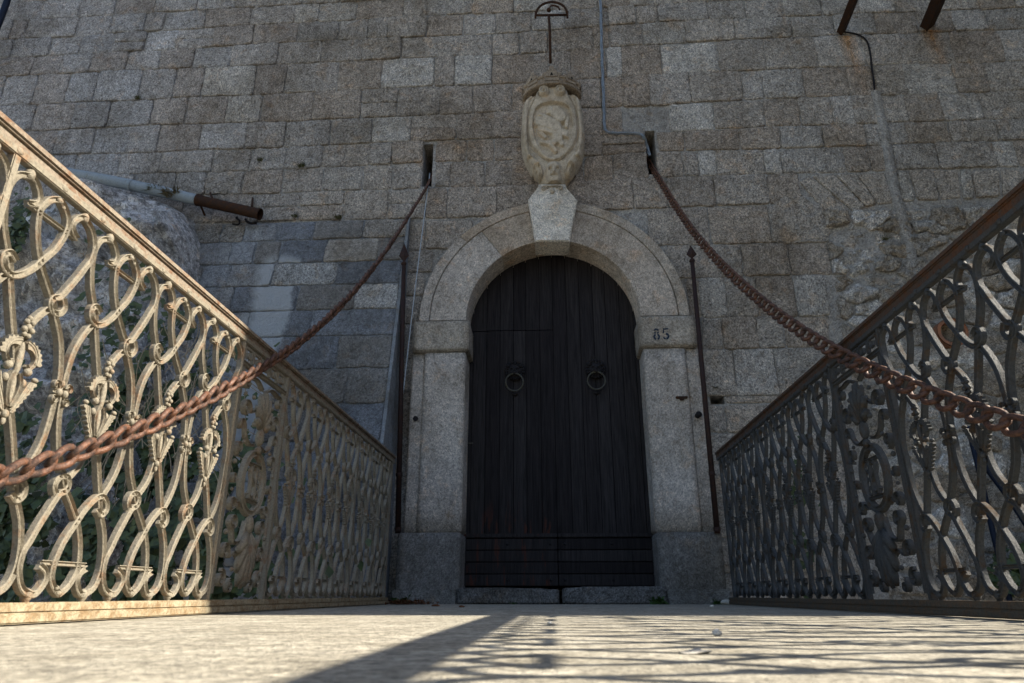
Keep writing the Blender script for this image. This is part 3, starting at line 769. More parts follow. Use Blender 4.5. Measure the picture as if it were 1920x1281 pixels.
plate('stencilled_digit', [[(x5-.024, zz+.04), (x5+.028, zz+.045), (x5+.03, zz+.058), (x5-.024, zz+.055)], [(x5-.026, zz+.004), (x5-.014, zz+.008), (x5-.014, zz+.036), (x5-.026, zz+.036)],
                           arcs(x5, zz-.026, .015, .034, -85, 85), arcs(x5, zz-.026, .018, .032, 200, 262)], 6.243)
# threshold
TH = thing('stone_threshold', 'worn grey stone threshold of two slabs with a notch beneath the door', 'step', (.04, 6.3, 0))
for a, b, h in ((-.845, .038, .135), (.066, .95, .145)):
    bm = bmesh.new(); bmesh.ops.create_cube(bm, size=1)
    for v in bm.verts: v.co = Vector((v.co.x*(b-a), v.co.y*.62, v.co.z*h))
    bmesh.ops.bevel(bm, geom=bm.edges[:], offset=.012, segments=2, affect='EDGES')
    bmesh.ops.subdivide_edges(bm, edges=[e for e in bm.edges if e.calc_length() > .08], cuts=9, use_grid_fill=True)
    c = Vector(((a+b)/2, 6.52, h/2-.004))
    for v in bm.verts:
        p = v.co+c; v.co += Vector((0, noise.noise(p*9)*.012, noise.noise(p*4)*.006 - (.012 if v.co.z > 0 and abs(p.x-.05) < .12 else 0)*1))
    me = bpy.data.meshes.new('slab'); bm.to_mesh(me); bm.free(); me.polygons.foreach_set('use_smooth', [True]*len(me.polygons))
    obj('slab', me, M_STONE, TH, loc=c, color=(.21, .21, .205, 1))
obj('plinth', (lambda m: (m.box((-1.40, 6.20, -.02), (-.85, 6.232, .115), .006), m.me())[1])(MB()), M_SMOOTH, TH, color=(.2, .2, .19, 1))
obj('plinth', (lambda m: (m.box((.96, 6.20, -.02), (1.47, 6.232, .12), .006), m.me())[1])(MB()), M_SMOOTH, TH, color=(.2, .2, .19, 1))

# ------------------------------------------------------------------ the door
YD = 6.62
DOOR = thing('wooden_door', 'arched black plank double door with a wicket, lion knockers and ring pulls', 'door', (.04, YD, .14))
XD0, XD1 = atY(868, 900, YD).x - .03, atY(1232, 900, YD).x + .03
NPL = 14
jl = [XD0] + [atY(x, 900, YD).x for x in (882+0, 909, 936, 963, 988, 1016, 1043, 1071, 1098, 1126, 1151, 1180, 1207)] + [XD1]
ZLOW, ZWIC = .60, atY(960, 620, YD).z
def top_z(x):
    d = .93**2-(x-.038)**2
    return 2.64 + (math.sqrt(d) if d > 0 else 0)
rd = random.Random(2)
for i in range(len(jl)-1):
    a, b = jl[i]+.0065, jl[i+1]-.0065; y = YD+rd.uniform(-.007, .007)
    segs = [(ZLOW, ZWIC-.009), (ZWIC+.007, None)] if b < atY(1045, 900, YD).x+.01 else [(ZLOW, None)]
    for z0, z1 in segs:
        ta, tb = (top_z(a), top_z(b)) if z1 is None else (z1, z1)
        if min(ta, tb) < z0+.02: ta = max(ta, z0+.03); tb = max(tb, z0+.03)
        tm = top_z((a+b)/2) if z1 is None else z1
        m_ = MB(); pl_ = [(a, z0), (b, z0), (b, tb), ((a+b)/2, max(tm, (ta+tb)/2)), (a, ta)]
        c0 = .004
        def inset(u, v, cx=(a+b)/2, cz=(z0+ta)/2): return Vector((u+math.copysign(-c0, u-cx) if abs(u-cx) > .01 else u, y, v+math.copysign(-c0, v-cz)))
        vs = [inset(*p) for p in pl_] + [Vector((u, y+.005, v)) for u, v in pl_] + [Vector((u, y+.04, v)) for u, v in pl_]
        n = 5; m_.add(vs, [tuple(range(5))] + [(k, (k+1) % n, n+(k+1) % n, n+k) for k in range(n)] + [(n+k, n+(k+1) % n, 2*n+(k+1) % n, 2*n+k) for k in range(n)])
        obj('plank', m_.me(), M_DOOR, DOOR)
m_ = MB(); m_.box((XD0-.05, YD+.045, .12), (XD1+.05, YD+.09, 3.62)); 
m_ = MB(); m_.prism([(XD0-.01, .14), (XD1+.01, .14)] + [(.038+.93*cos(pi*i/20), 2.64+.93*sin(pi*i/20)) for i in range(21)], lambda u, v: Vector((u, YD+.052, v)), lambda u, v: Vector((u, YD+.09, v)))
obj('backing_panel', m_.me(), M_VOID, DOOR)  # black sheet whose colour stands for the shade between the planks
xs = atY(1043, 900, YD).x
for s, (a, b) in enumerate(((XD0, xs-.004), (xs+.004, XD1))):
    m_ = MB(); m_.box((a, YD-.035, .575), (b, YD+.01, .612), .006); obj('rail_moulding', m_.me(), M_DOOR, DOOR)
    for k in range(4):
        z0 = .152+k*.105; m_ = MB(); m_.box((a, YD-.022, z0), (b, YD+.02, z0+.099), .004); bo = obj('board', m_.me(), M_DOOR, DOOR)
        if k in (0, 3):
            for t in (.06, .5, .93):
                m_ = MB(); m_.sphere((lerp(a, b, t), YD-.022, z0+.05), (.013, .008, .013), 8, 5); no = obj('nail_head', m_.me(smooth=True), M_BLACK); no.parent = bo; no.location = -world_loc(bo)
m_ = MB(); m_.box((atY(882, 832, YD).x-.02, YD-.012, atY(882, 832, YD).z-.004), (atY(882, 832, YD).x+.025, YD-.002, atY(882, 832, YD).z+.01), .002); obj('key_plate', m_.me(), M_BRASS, DOOR)
def knocker(px, py):
    c = atY(px, py, YD-.03); kn = MB(); r = random.Random(4)
    # lion head: muzzle, cheeks, brow, nose, ears and a mane of curls
    cz = c.z+.125; cy = YD-.035
    kn.sphere((c.x, cy+.01, cz), (.075, .035, .078), 16, 10); kn.sphere((c.x, cy-.028, cz-.025), (.034, .03, .028), 12, 8)
    for s in (-1, 1):
        kn.sphere((c.x+s*.026, cy-.03, cz-.03), (.024, .022, .018), 10, 7); kn.sphere((c.x+s*.03, cy-.022, cz+.022), (.017, .012, .010), 8, 6)
        kn.sphere((c.x+s*.062, cy-.01, cz+.05), (.018, .015, .02), 8, 6)
    kn.sphere((c.x, cy-.042, cz-.004), (.013, .02, .022), 8, 6)
    for ring, n in ((.066, 14), (.088, 18)):
        for k in range(n):
            a = 2*pi*k/n+ring*9; kn.sphere((c.x+ring*1.0*cos(a), cy+.004+r.uniform(-.006, .006), cz+.006+ring*sin(a)), (.017, .016, .015+r.uniform(0, .006)), 7, 5)
    o = obj('door_knocker', kn.me(smooth=True), M_BLACK, DOOR)
    rg = MB(); n = 32; pts = [(c.x+.088*sin(2*pi*k/n), YD-.062-.012*cos(2*pi*k/n)+.0, c.z-.003+.088*cos(2*pi*k/n)) for k in range(n+1)]
    rg.tube(pts, .0095, 8, False); ro_ = obj('ring', rg.me(smooth=True), M_BRASS); ro_.parent = o; ro_.location = -world_loc(o)
    sp = MB(); sp.sphere((c.x, YD-.008, c.z-.115), (.03, .02, .018), 10, 6); so_ = obj('strike_boss', sp.me(smooth=True), M_BLACK); so_.parent = o; so_.location = -world_loc(o)
knocker(965, 718); knocker(1118, 715)

# ------------------------------------------------------------------ coat of arms
CX = atY(1036, 230, 6.3).x
def cb(b): return atY(1036, 100+b/4.925, 6.2).z
CZ = [(b, cb(b)) for b in range(60, 1221, 40)]
SX = 1.0/4.925/ (F_PX/ (6.22*cos(PITCH)+4.9*sin(PITCH)))
ARMS = thing('coat_of_arms', 'weathered carved stone coat of arms with a crown, above the keystone', 'coat of arms', (CX, 6.39, cb(1190)))
Wt = [(318, 130), (345, 150), (400, 235), (420, 262), (480, 276), (600, 284), (720, 290), (850, 278), (940, 255), (980, 232), (1050, 200), (1110, 160), (1150, 125), (1192, 98)]
W2 = [(318, 128), (345, 148), (400, 145), (440, 165), (500, 200), (600, 218), (700, 222), (800, 208), (880, 175), (950, 115), (990, 70), (1006, 12)]
W3 = [(466, 10), (482, 100), (520, 150), (580, 172), (690, 180), (722, 172), (800, 162), (880, 128), (940, 90), (975, 45)]
def capd(a, b, p, q, r):
    px, py = a-p[0], b-p[1]; dx, dy = q[0]-p[0], q[1]-p[1]; L = dx*dx+dy*dy; t = 0 if L == 0 else max(0, min(1, (px*dx+py*dy)/L))
    return 1-math.hypot(px-t*dx, py-t*dy)/r
def sst(x): x = max(0, min(1, x)); return x*x*(3-2*x)
FIG = [((30, 560), (70, 610), 62, .030), ((-20, 520), (-40, 560), 20, .020), ((-120, 640), (-60, 660), 52, .026), ((-60, 640), (20, 690), 60, .026), ((30, 650), (40, 800), 50, .024),
       ((-110, 575), (-50, 600), 15, .02), ((-60, 600), (-30, 640), 16, .022), ((-100, 830), (-30, 850), 18, .024), ((-30, 850), (20, 915), 20, .024), ((40, 800), (0, 850), 30, .024),
       ((40, 800), (75, 850), 26, .022), ((95, 560), (130, 620), 22, .02), ((130, 620), (120, 690), 20, .02), ((75, 780), (65, 850), 14, .018), ((-110, 740), (-70, 780), 20, .016)]
def height(a, b):
    W = interpc(Wt, b); t = abs(a)/W
    if t >= 1: return None
    h = .155*(1-t**4)**.55 * (1 if b < 1000 else lerp(1, .8, (b-1000)/200))
    w2 = interpc(W2, b) if b < 1006 else 0
    if b < 1006:
        d = (w2-abs(a))/18.
        h += .030*sst(d+.5) if b > 345 else .02
        if abs(d) < .8: h -= .030*(1-abs(d)/.8)
        if 466 < b < 975:
            w3 = interpc(W3, b); e = (w3-abs(a))/14.
            e2 = min(e, (b-462)/14., (985-b)/14.)
            h += -.042*sst(e2+.4)
            if abs(e) < .9 and b > 475: h += .008*(1-abs(e)/.9)
            if e2 > 0:
                k = 0
                for p, q, r, hh in FIG: k = max(k, 1.7*hh*sst(capd(a, b, p, q, r)*3.6))
                # inscribed diagonal band
                bd = abs(b-(728+(a+0)*.27))/1.0
                if -135 < a < 135: k = max(k, .036*sst((38-bd)/8))
                h += k
    # outer rolls
    if b > 390 and t > .76 and b < 960: h += .045*math.sin(min(1, (t-.76)/.24)*pi)
    # top volutes
    for s in (-1, 1):
        r = math.hypot(a-s*75, (b-378))
        if r < 52: h += .036*sst((52-r)/12) + .013*cos(r/52*3*pi + math.atan2(b-378, s*(a-s*75)))
        r = math.hypot(a-s*150, (b-1095)*.8)
        if r < 58: h += .055*sst((58-r)/14) + .012*cos(r/58*3*pi + math.atan2(b-1095, s*(a-s*150)))
        h += .035*sst(capd(a, b, (s*205, 950), (s*150, 1040), 40)*1.8) if b > 900 else 0
    if b > 1000:
        h += .05*sst(capd(a, b, (0, 1070), (0, 1160), 75)*1.6)
        for s in (-1, 1):
            h -= .028*sst(capd(a, b, (s*28, 1085), (s*32, 1085), 17)*1.8)
        h += .022*sst(capd(a, b, (0, 1085), (0, 1115), 14)*1.8) - .022*sst(capd(a, b, (-25, 1142), (25, 1142), 10)*1.6)
    h += .003*noise.noise(Vector((a*.05, b*.05, 0))) + .0025*noise.noise(Vector((a*.12, b*.12, 3)))
    return h
vs = []; NA, NB = 120, 190
for j in range(NB+1):
    b = lerp(318, 1192, j/NB); W = interpc(Wt, b); z = interp(CZ, b)
    for i in range(NA+1):
        t = -1+2*i/NA; t = math.copysign(abs(t)**.85, t); a = t*W*.9999
        h = height(a, b); vs.append((CX+a*SX*1.03, 6.385-(h or 0)-.045*(1 if abs(t) < .9999 else 0), z))
fs = [(j*(NA+1)+i, j*(NA+1)+i+1, (j+1)*(NA+1)+i+1, (j+1)*(NA+1)+i) for j in range(NB) for i in range(NA)]
n0 = len(vs)
vs += [(v[0], 6.395, v[2]) for v in vs[:NA+1]] + [(v[0], 6.395, v[2]) for v in vs[NB*(NA+1):NB*(NA+1)+NA+1]]
fs += [(i, n0+i, n0+i+1, i+1) for i in range(NA)] + [(NB*(NA+1)+i, NB*(NA+1)+i+1, n0+NA+1+i+1, n0+NA+1+i) for i in range(NA)]
m_ = MB(); m_.add(vs, fs); obj('shield', m_.me(smooth=True), M_CARVED, ARMS)
# crown: half round band with fleurons whose holes are black marks, seen from below
m_ = MB(); n = 36; ccz = interp(CZ, 330)+.055; rad = 262*SX
prof = [(.0, -.085), (.020, -.078), (.024, -.052), (.006, -.045), (.004, .005), (.020, .012), (.026, .030), (.014, .040), (-.05, .042), (-.06, -.08)]
vs = []; A = [lerp(-3, 183, i/n) for i in range(n+1)]
cyy = 6.37
for a in A:
    for pr_, pz in prof: vs.append((CX+(rad+pr_)*cos(R_(a)), cyy-(rad+pr_)*sin(R_(a))*.82, ccz+.02+pz))
k = len(prof); m_.add(vs, [(i*k+j, i*k+(j+1) % k, (i+1)*k+(j+1) % k, (i+1)*k+j) for i in range(n) for j in range(k)])
m_.box((CX-rad*.85, 6.22, ccz-.02), (CX+rad*.85, 6.40, ccz+.03))
M_CROWN = stone_mat('lichened_carving', base=(.23, .19, .145, 1), rough_amt=.3, speck=.7, tool=60, tdist=.005)
obj('crown_band', m_.me(), M_CROWN, ARMS)
for a in (8, 48, 90, 132, 172):
    s = 1.6 if a == 90 else 1.3; m_ = MB()
    ca_, sa_ = cos(R_(a)), sin(R_(a)); ctr = Vector((CX+(rad+.0)*ca_, cyy-rad*sa_*.82, ccz+.045)); tv = Vector((-sa_, -ca_*.82, 0)).normalized(); ov = Vector((ca_, -sa_, 0))
    def fl(u, v, out): return ctr + tv*u*s + Vector((0, 0, (v-.01)*s)) + ov*out
    def lobe(cu, cv, r0, a0, a1, n=7): return [(cu+r0*cos(R_(lerp(a0, a1, i/n))), cv+r0*sin(R_(lerp(a0, a1, i/n)))) for i in range(n+1)]
    outl = [(-.05, -.03), (-.034, .004)] [:1] + lobe(-.048, .022, .018, 260, 80) + lobe(-.022, .050, .014, 200, 70) + lobe(0, .076, .018, 200, -20, 8) + lobe(.022, .050, .014, 110, -20) + lobe(.048, .022, .018, 100, -80) + [(.05, -.03)]
    m_.prism(outl, lambda u, v: fl(u, v, .014), lambda u, v: fl(u*1.03, v*1.0, -.022))
    m_.prism([(-.040, .0)] + lobe(-.042, .022, .008, 250, 100, 4) + lobe(0, .058, .010, 190, -10, 5) + lobe(.042, .022, .008, 80, -70, 4) + [(.040, .0)], lambda u, v: fl(u, v, .024), lambda u, v: fl(u, v, .0))
    hm = MB(); hm.prism([(-.011, .008), (.011, .008), (0, .034)], lambda u, v: fl(u, v, .026), lambda u, v: fl(u, v, .01))
    fo = obj('fleuron', m_.me(), M_CROWN, ARMS); ho = obj('hole_shade_mark', hm.me(), M_VOID); ho.parent = fo; ho.location = -world_loc(fo)  # solid black triangle on the fleuron, painted shade of a hole

# ------------------------------------------------------------------ railings
ZM = .61; PER = .356; HP = PER/2
WID, DEP = .0100, .017
def strand(mb, pts, sgn, off=0., w=WID, d=DEP, k=5, groove=True):
    """flat bar with a fluted face swept through (u,v); local frame: x = towards the bridge, y = u, z = v"""
    P = crom([(a, b) for a, b in pts], k); m = len(P)
    prof = [(-w, 0), (-w, d), (-w*.72, d*1.18), (-w*.34, d*.72), (w*.34, d*.72), (w*.72, d*1.18), (w, d), (w, 0)] if groove else [(-w, 0), (-w, d), (w, d), (w, 0)]
    n = len(prof); vs = []; f0 = len(mb.f)
    for i in range(m):
        t = P[min(i+1, m-1)]-P[max(i-1, 0)]; t = t.normalized() if t.length > 0 else Vector((0, 1)); nn = Vector((-t.y, t.x))
        for a, dd in prof: vs.append((sgn*(dd-d/2+off), P[i].x+nn.x*a, P[i].y+nn.y*a))
    fs = [(i*n+j, i*n+(j+1) % n, (i+1)*n+(j+1) % n, (i+1)*n+j) for i in range(m-1) for j in range(n)] + [tuple(range(n)), tuple(range((m-1)*n, m*n))]
    mb.add(vs, fs); mb.flat.update(range(f0, len(mb.f)))
def spiral(cx, cz, r, turns, a0, dr=1, rmin=.22, n=14):
    turns *= .8; N_ = int(n*turns); return [(cx+lerp(r, r*rmin, i/N_)*cos(a0+dr*2*pi*turns*i/N_), cz+lerp(r, r*rmin, i/N_)*sin(a0+dr*2*pi*turns*i/N_)) for i in range(N_+1)]
S1 = [(-.115, .535), (-.153, .515), (-.171, .472), (-.169, .42), (-.152, .36), (-.126, .315), (-.104, .278), (-.094, .249), (-.076, .205), (-.05, .145), (-.02, .08), (0, .03)]
HL = [(-.115, .535), (-.095, .532), (-.078, .515), (-.068, .494), (-.076, .474), (-.1, .461)]
S4 = [(.115, .535), (.15, .518), (.175, .475), (.175, .43), (.16, .40), (.142, .36), (.115, .31), (.090, .268), (.068, .255), (.060, .235), (.074, .216), (.102, .220), (.116, .245), (.104, .268)]
S2 = [(.0, .534), (-.03, .515), (-.05, .485), (-.058, .455), (-.045, .395), (-.013, .334), (.025, .29), (.064, .25), (.095, .204), (.13, .152), (.15, .1), (.162, .05), (.165, .0)]
S3 = [(0, .534), (.03, .515), (.047, .49), (.049, .453), (.03, .394), (-.005, .339), (-.03, .30), (-.067, .262), (-.1, .248), (-.127, .262), (-.132, .287), (-.112, .303), (-.09, .290)]
S5 = [(.066, .222), (.026, .171), (.006, .113), (0, .05)]
S6 = [(-.105, .248), (-.135, .2), (-.158, .14), (-.166, .07), (-.166, .0)]
def lattice_meshes(sgn):
    mb = MB()
    for rot in (1, -1):
        for pts, off in ((S1, 0), (HL, .001), ([(-a, b) for a, b in HL], .0035), (S4, .003), (S2, .0015), (S3, .004), (S5, -.001), (S6, -.001)):
            strand(mb, [(rot*a, rot*b) for a, b in pts], sgn, off)
        mb.sphere((sgn*.008, 0, rot*.530), (.008, .012, .010), 8, 6); mb.sphere((sgn*.010, rot*.016, rot*.517), (.006, .008, .007), 7, 5)
    body = mb.me('scrollwork', True)
    b = MB(); strand(b, [(-.098, 0), (0, .0), (.092, 0)], sgn, .003, .007, .013, 1); bar = b.me('bar')
    b = MB(); b.sphere((0, 0, 0), (.015, .015, .019), 12, 8); b.tube([(0, 0, -.014), (0, 0, .03)], [.012, .009], 8); ball = b.me('ball', True)
    b = MB(); x = sgn*.012
    def leafp(poly, x0, x1):
        f0 = len(b.f); b.prism(poly, lambda u, v: Vector((sgn*x0, u, v)), lambda u, v: Vector((sgn*x1, u, v)))
        b.flat.update(range(f0, len(b.f)))
    for k, (u, v, q) in enumerate(((0, .152, .008), (-.009, .140, .008), (.009, .141, .008), (0, .128, .010), (-.012, .118, .0085), (.012, .119, .0085), (-.006, .105, .008), (.007, .103, .008))): b.sphere((x+sgn*.002*(k % 3), u, v), (q, q, q), 8, 6)
    for q in (-1, 1):
        cu, cv = q*.022, .040
        outer = [(cu+q*(.050+(.0045 if t % 2 else -.002))*cos(R_(lerp(105, -5, t/14))), cv+(.050+(.0045 if t % 2 else -.002))*sin(R_(lerp(105, -5, t/14)))) for t in range(15)]
        inner = [(cu+q*.030*cos(R_(lerp(-5, 105, t/6))), cv+.030*sin(R_(lerp(-5, 105, t/6)))) for t in range(7)]
        leafp(outer+inner, .002, .018)
        strand(b, [(q*.010, .088), (q*.034, .080), (q*.050, .060), (q*.050, .036), (q*.036, .020), (q*.024, .026)], sgn, .012, .005, .012, 4)
        b.sphere((x+sgn*.003, q*.034, .010), (.012, .012, .012), 10, 7); b.sphere((x, q*.070, -.002), (.008, .011, .007), 8, 6)
        o2 = [(q*(lerp(.078, .020, t/14)+(.004 if t % 2 else -.002)), lerp(-.010, -.105, t/14)) for t in range(15)]
        leafp(o2+[(q*.010, -.105), (q*.030, -.055), (q*.050, -.012)], .001, .016)
        strand(b, [(q*.060, -.012), (q*.048, -.040), (q*.030, -.070), (q*.012, -.1)], sgn, .010, .005, .012, 4)
        strand(b, [(q*.010, .0), (q*.020, -.028), (q*.016, -.06), (q*.006, -.09)], sgn, .012, .005, .014, 4)
        b.sphere((x, q*.031, -.022), (.010, .009, .012), 8, 6)
    b.sphere((x, 0, -.05), (.008, .009, .045), 8, 6); b.sphere((x, 0, -.112), (.010, .010, .012), 8, 6); b.sphere((x, 0, -.130), (.006, .007, .011), 8, 6); b.sphere((x, 0, .035), (.008, .011, .05), 8, 6)
    med = b.me('medallion', True)
    b = MB()
    for s in (-1, 1):
        strand(b, spiral(s*.026, .018, .013, 1.0, pi if s > 0 else 0, -s, .4), sgn, .01, .005, .012, 2); strand(b, spiral(s*.024, -.020, .011, 1.0, pi if s > 0 else 0, s, .4), sgn, .01, .005, .012, 2)
        b.sphere((sgn*.014, s*.012, 0), (.010, .010, .012), 8, 6)
    strand(b, [(-.03, 0), (0, .003), (.03, 0)], sgn, .006, .007, .014, 2); b.sphere((sgn*.01, 0, .028), (.007, .007, .010), 7, 5)
    cl = b.me('clasp', True)
    return body, bar, ball, med, cl
def panel_meshes(sgn, half):
    fr = MB()   # frame of the fret and the fret itself
    strand(fr, [(-half+.01, .468), (0, .468), (half-.01, .468)], sgn, 0, .012, .016, 1); frame = fr.me('panel_bar')
    ft = MB(); L = 2*half-.06; nk = 5; pw = L/nk
    for i in range(nk):
        u = -L/2+pw*i; k = [(u, .487), (u, .545), (u+pw*.72, .545), (u+pw*.72, .505), (u+pw*.38, .505), (u+pw*.38, .527)]
        for a, b in zip(k, k[1:]): strand(ft, [a, b], sgn, .001*(k.index(a) % 2), .005, .014, 1, False)
        strand(ft, [(u+pw*.9, .487), (u+pw*.9, .548)], sgn, 0, .005, .014, 1, False)
    fret = ft.me('fret')
    ov = MB(); pts = [(.118*cos(2*pi*i/28), -.045+.138*sin(2*pi*i/28)) for i in range(29)]; strand(ov, pts, sgn, .004, .016, .022, 1); 
    strand(ov, [(-.098, .038), (.098, .038)], sgn, .002, .008, .016, 1); strand(ov, [(-.098, -.128), (.098, -.128)], sgn, .002, .008, .016, 1); oval = ov.me('oval_ring', True)
    mo = MB(); strand(mo, [(.03, .02), (-.005, .03), (-.03, .008), (-.01, -.03), (.022, -.055), (.024, -.092), (-.006, -.112), (-.035, -.09)], sgn, .004, .009, .016, 4)
    strand(mo, [(.02, .03), (.022, -.02), (.02, -.118)], sgn, .007, .006, .014, 2); strand(mo, [(-.03, .028), (-.028, -.04), (-.03, -.118)], sgn, .008, .006, .012, 2)
    for k in range(4): mo.tube([(sgn*.008, .055+.016*cos(2*pi*i/10), .008-.036*k+.016*sin(2*pi*i/10)) for i in range(11)], .005, 5, False)
    mono = mo.me('monogram', True)
    scr = []
    for s in (-1, 1):
        sc = MB(); strand(sc, [(s*.238, -.53), (s*.238, -.03), (s*.238, .455)], sgn, -.001, .005, .012, 2)
        strand(sc, [(s*.05, .30), (s*.11, .27)] + spiral(s*.17, .27, .045, 1.4, pi if s > 0 else 0, -s), sgn, .004, .0075, .020)
        strand(sc, [(s*.03, .13), (s*.09, .12), (s*.14, .15), (s*.16, .2)] + spiral(s*.19, .19, .03, 1.2, pi if s > 0 else 0, -s), sgn, .003, .0068, .018)
        strand(sc, [(s*.02, .40), (s*.09, .43), (s*.16, .42)] + spiral(s*.19, .39, .032, 1.4, pi/2, -s), sgn, .003, .0068, .018)
        strand(sc, spiral(s*.185, .085, .034, 1.5, -pi/2, s) , sgn, .003, .0068, .018)
        strand(sc, spiral(s*.195, -.045, .024, 1.3, pi if s > 0 else 0, s), sgn, .003, .0068, .018)
        strand(sc, [(s*.09, -.17), (s*.13, -.15)] + spiral(s*.18, -.165, .034, 1.5, pi if s > 0 else 0, -s), sgn, .003, .0068, .018)
        strand(sc, [(s*.02, -.22), (s*.05, -.30), (s*.12, -.32), (s*.15, -.27)] + spiral(s*.145, -.24, .036, 1.3, 0 if s > 0 else pi, s), sgn, .004, .0075, .020)
        strand(sc, [(s*.02, -.40), (s*.09, -.36), (s*.14, -.38)] + spiral(s*.185, -.36, .036, 1.5, pi if s > 0 else 0, -s), sgn, .003, .0068, .018)
        strand(sc, spiral(s*.19, -.47, .036, 1.6, pi/2, s), sgn, .003, .0068, .018); strand(sc, spiral(s*.10, -.50, .028, 1.4, pi/2, -s), sgn, .003, .0068, .018)
        for u, v, r in ((.215, .02, .02), (.11, .34, .018), (.20, .335, .016), (.205, -.28, .02), (.07, .22, .022), (.10, -.43, .018), (.205, -.10, .014), (.15, .12, .016)): sc.sphere((sgn*.010, s*u, v), (r*.55, r*.6, r*.6), 8, 6)
        scr.append(sc.me('scroll', True))
    pa = MB()
    for a, L in ((0, .15), (24, .14), (-24, .14), (48, .12), (-48, .12), (72, .09), (-72, .09)):   # upper palmette
        t = R_(a); pa.tube([(sgn*.012, .02*sin(t), .21), (sgn*.022, L*.6*sin(t), .21+L*.75*cos(t)), (sgn*.018, L*.85*sin(t), .21+L*1.15*cos(t)), (sgn*.01, L*.8*sin(t), .21+L*1.25*cos(t))], [.010, .018, .017, .006], 7)
    pa.sphere((sgn*.014, 0, .17), (.02, .028, .045), 10, 7); pa.sphere((sgn*.014, 0, .11), (.016, .022, .02), 8, 6)
    leaf0 = pa.me('palmette', True); pa = MB()
    for a, L in ((0, .20), (16, .20), (-16, .20), (32, .17), (-32, .17), (52, .13), (-52, .13)):   # lower acanthus
        t = R_(a); pa.tube([(sgn*.012, .015*sin(t), -.27), (sgn*.024, L*.5*sin(t), -.27-L*.6*cos(t)), (sgn*.02, L*.8*sin(t), -.27-L*1.0*cos(t)), (sgn*.012, L*.7*sin(t), -.27-L*1.2*cos(t))], [.014, .022, .018, .008], 7)
    pa.sphere((sgn*.016, 0, -.235), (.022, .03, .045), 10, 7)
    leaf = pa.me('palmette', True)
    return frame, fret, oval, mono, scr[0], scr[1], leaf0, leaf
def railing(name, label, XR, sgn, mr, mt, mb_):
    T = thing(name, label, 'railing', (XR, 3, 0), 'ornate cast iron railings of the bridge')
    Y0, Y1 = -5.0, 6.02
    def part(nm, me, mat, y, z, parent=T):
        o = bpy.data.objects.new(nm, me); COL.objects.link(o)
        if not me.materials: me.materials.append(mat)
        o.parent = parent; o.location = Vector((XR, y, z)) - world_loc(parent); return o
    lat = lattice_meshes(sgn)
    # handrail: round-edged top bar, web and lower strip
    m_ = MB(); m_.box((-.022, Y0, 1.215), (.022, Y1, 1.240), .006); m_.box((-.012, Y0, 1.19), (.008, Y1, 1.216))
    me = m_.me(); o = obj('handrail', me, mt, T, loc=(XR, 0, 0))
    m_ = MB(); m_.box((-.013, Y0, 1.168), (.015, Y1, 1.192), .003); ls = obj('lower_strip', m_.me(), mr, T, loc=(XR, 0, 0))
    m_ = MB(); m_.box((-.035, Y0, .004), (.03, Y1, .030), .004); m_.box((-.028, Y0, .030), (.022, Y1, .056), .004)
    m_.me(); obj('bottom_rail', m_.me(), mb_, T, loc=(XR, 0, 0))
    pm = MB(); pm.box((-.012, -.012, .05), (.014, .012, 1.17), .003); pme = pm.me('post')
    rv = MB(); rv.sphere((sgn*.0135, 0, 0), (.005, .014, .011), 8, 6); rvm = rv.me('rivet', True)
    units = []; posts = []; panels = []
    y = 6.0 if False else 5.922
    A = 3.43
    for i in range(7): units.append(A+HP+PER*i)
    for i in range(15): units.append(2.872-HP-PER*i)
    posts += [A, A+4*PER, A+7*PER+.01, 2.872, 2.872-4*PER, 2.872-8*PER, 2.872-12*PER, 2.872-15*PER]
    for yy in posts:
        part('post', pme, mr, yy, 0)
    for c in sorted(units):
        u = part('lattice_unit', lat[0], mr, c, ZM)
        def sub(nm, me, du, dv):
            s = bpy.data.objects.new(nm, me); COL.objects.link(s)
            if not me.materials: me.materials.append(mr)
            s.parent = u; s.location = (0, du, dv); return s
        sub('bar', lat[1], 0, .459); b2 = sub('bar', lat[1], 0, -.452)
        for s in (-1, 1): sub('ball_finial', lat[2], s*.115, .541)
        for s in (-1, 1):
            q = sub('ball_finial', lat[2], s*.115, -.537); q.rotation_euler = (pi, 0, 0)
        sub('medallion', lat[3], 0, .012)
        if not any(abs(c+HP-p) < .05 for p in posts): sub('clasp', lat[4], HP, .005)
        for k in (-.5, 0):
            r_ = bpy.data.objects.new('rivet', rvm); COL.objects.link(r_)
            if not rvm.materials: rvm.materials.append(mr)
            r_.parent = ls; r_.location = Vector((XR, c+k*PER, 1.182))-world_loc(ls)
    half = (A-2.872)/2
    pmz = panel_meshes(sgn, half)
    c = (A+2.872)/2
    p = part('oval_panel', pmz[0], mr, c, ZM)
    for nm, me in zip(('fret', 'oval_ring', 'monogram', 'scroll', 'scroll', 'palmette', 'acanthus_leaf'), pmz[1:]):
        s = bpy.data.objects.new(nm, me); COL.objects.link(s); me.materials.append(mr); s.parent = p; s.location = (0, 0, 0)
    return T
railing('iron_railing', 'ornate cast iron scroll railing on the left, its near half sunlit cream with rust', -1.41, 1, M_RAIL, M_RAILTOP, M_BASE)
railing('iron_railing', 'ornate cast iron scroll railing on the right, coloured dark as if against the light, with rust-brown handrail', 1.44, -1, M_RAILR, M_RAILTOPR, M_BASER)

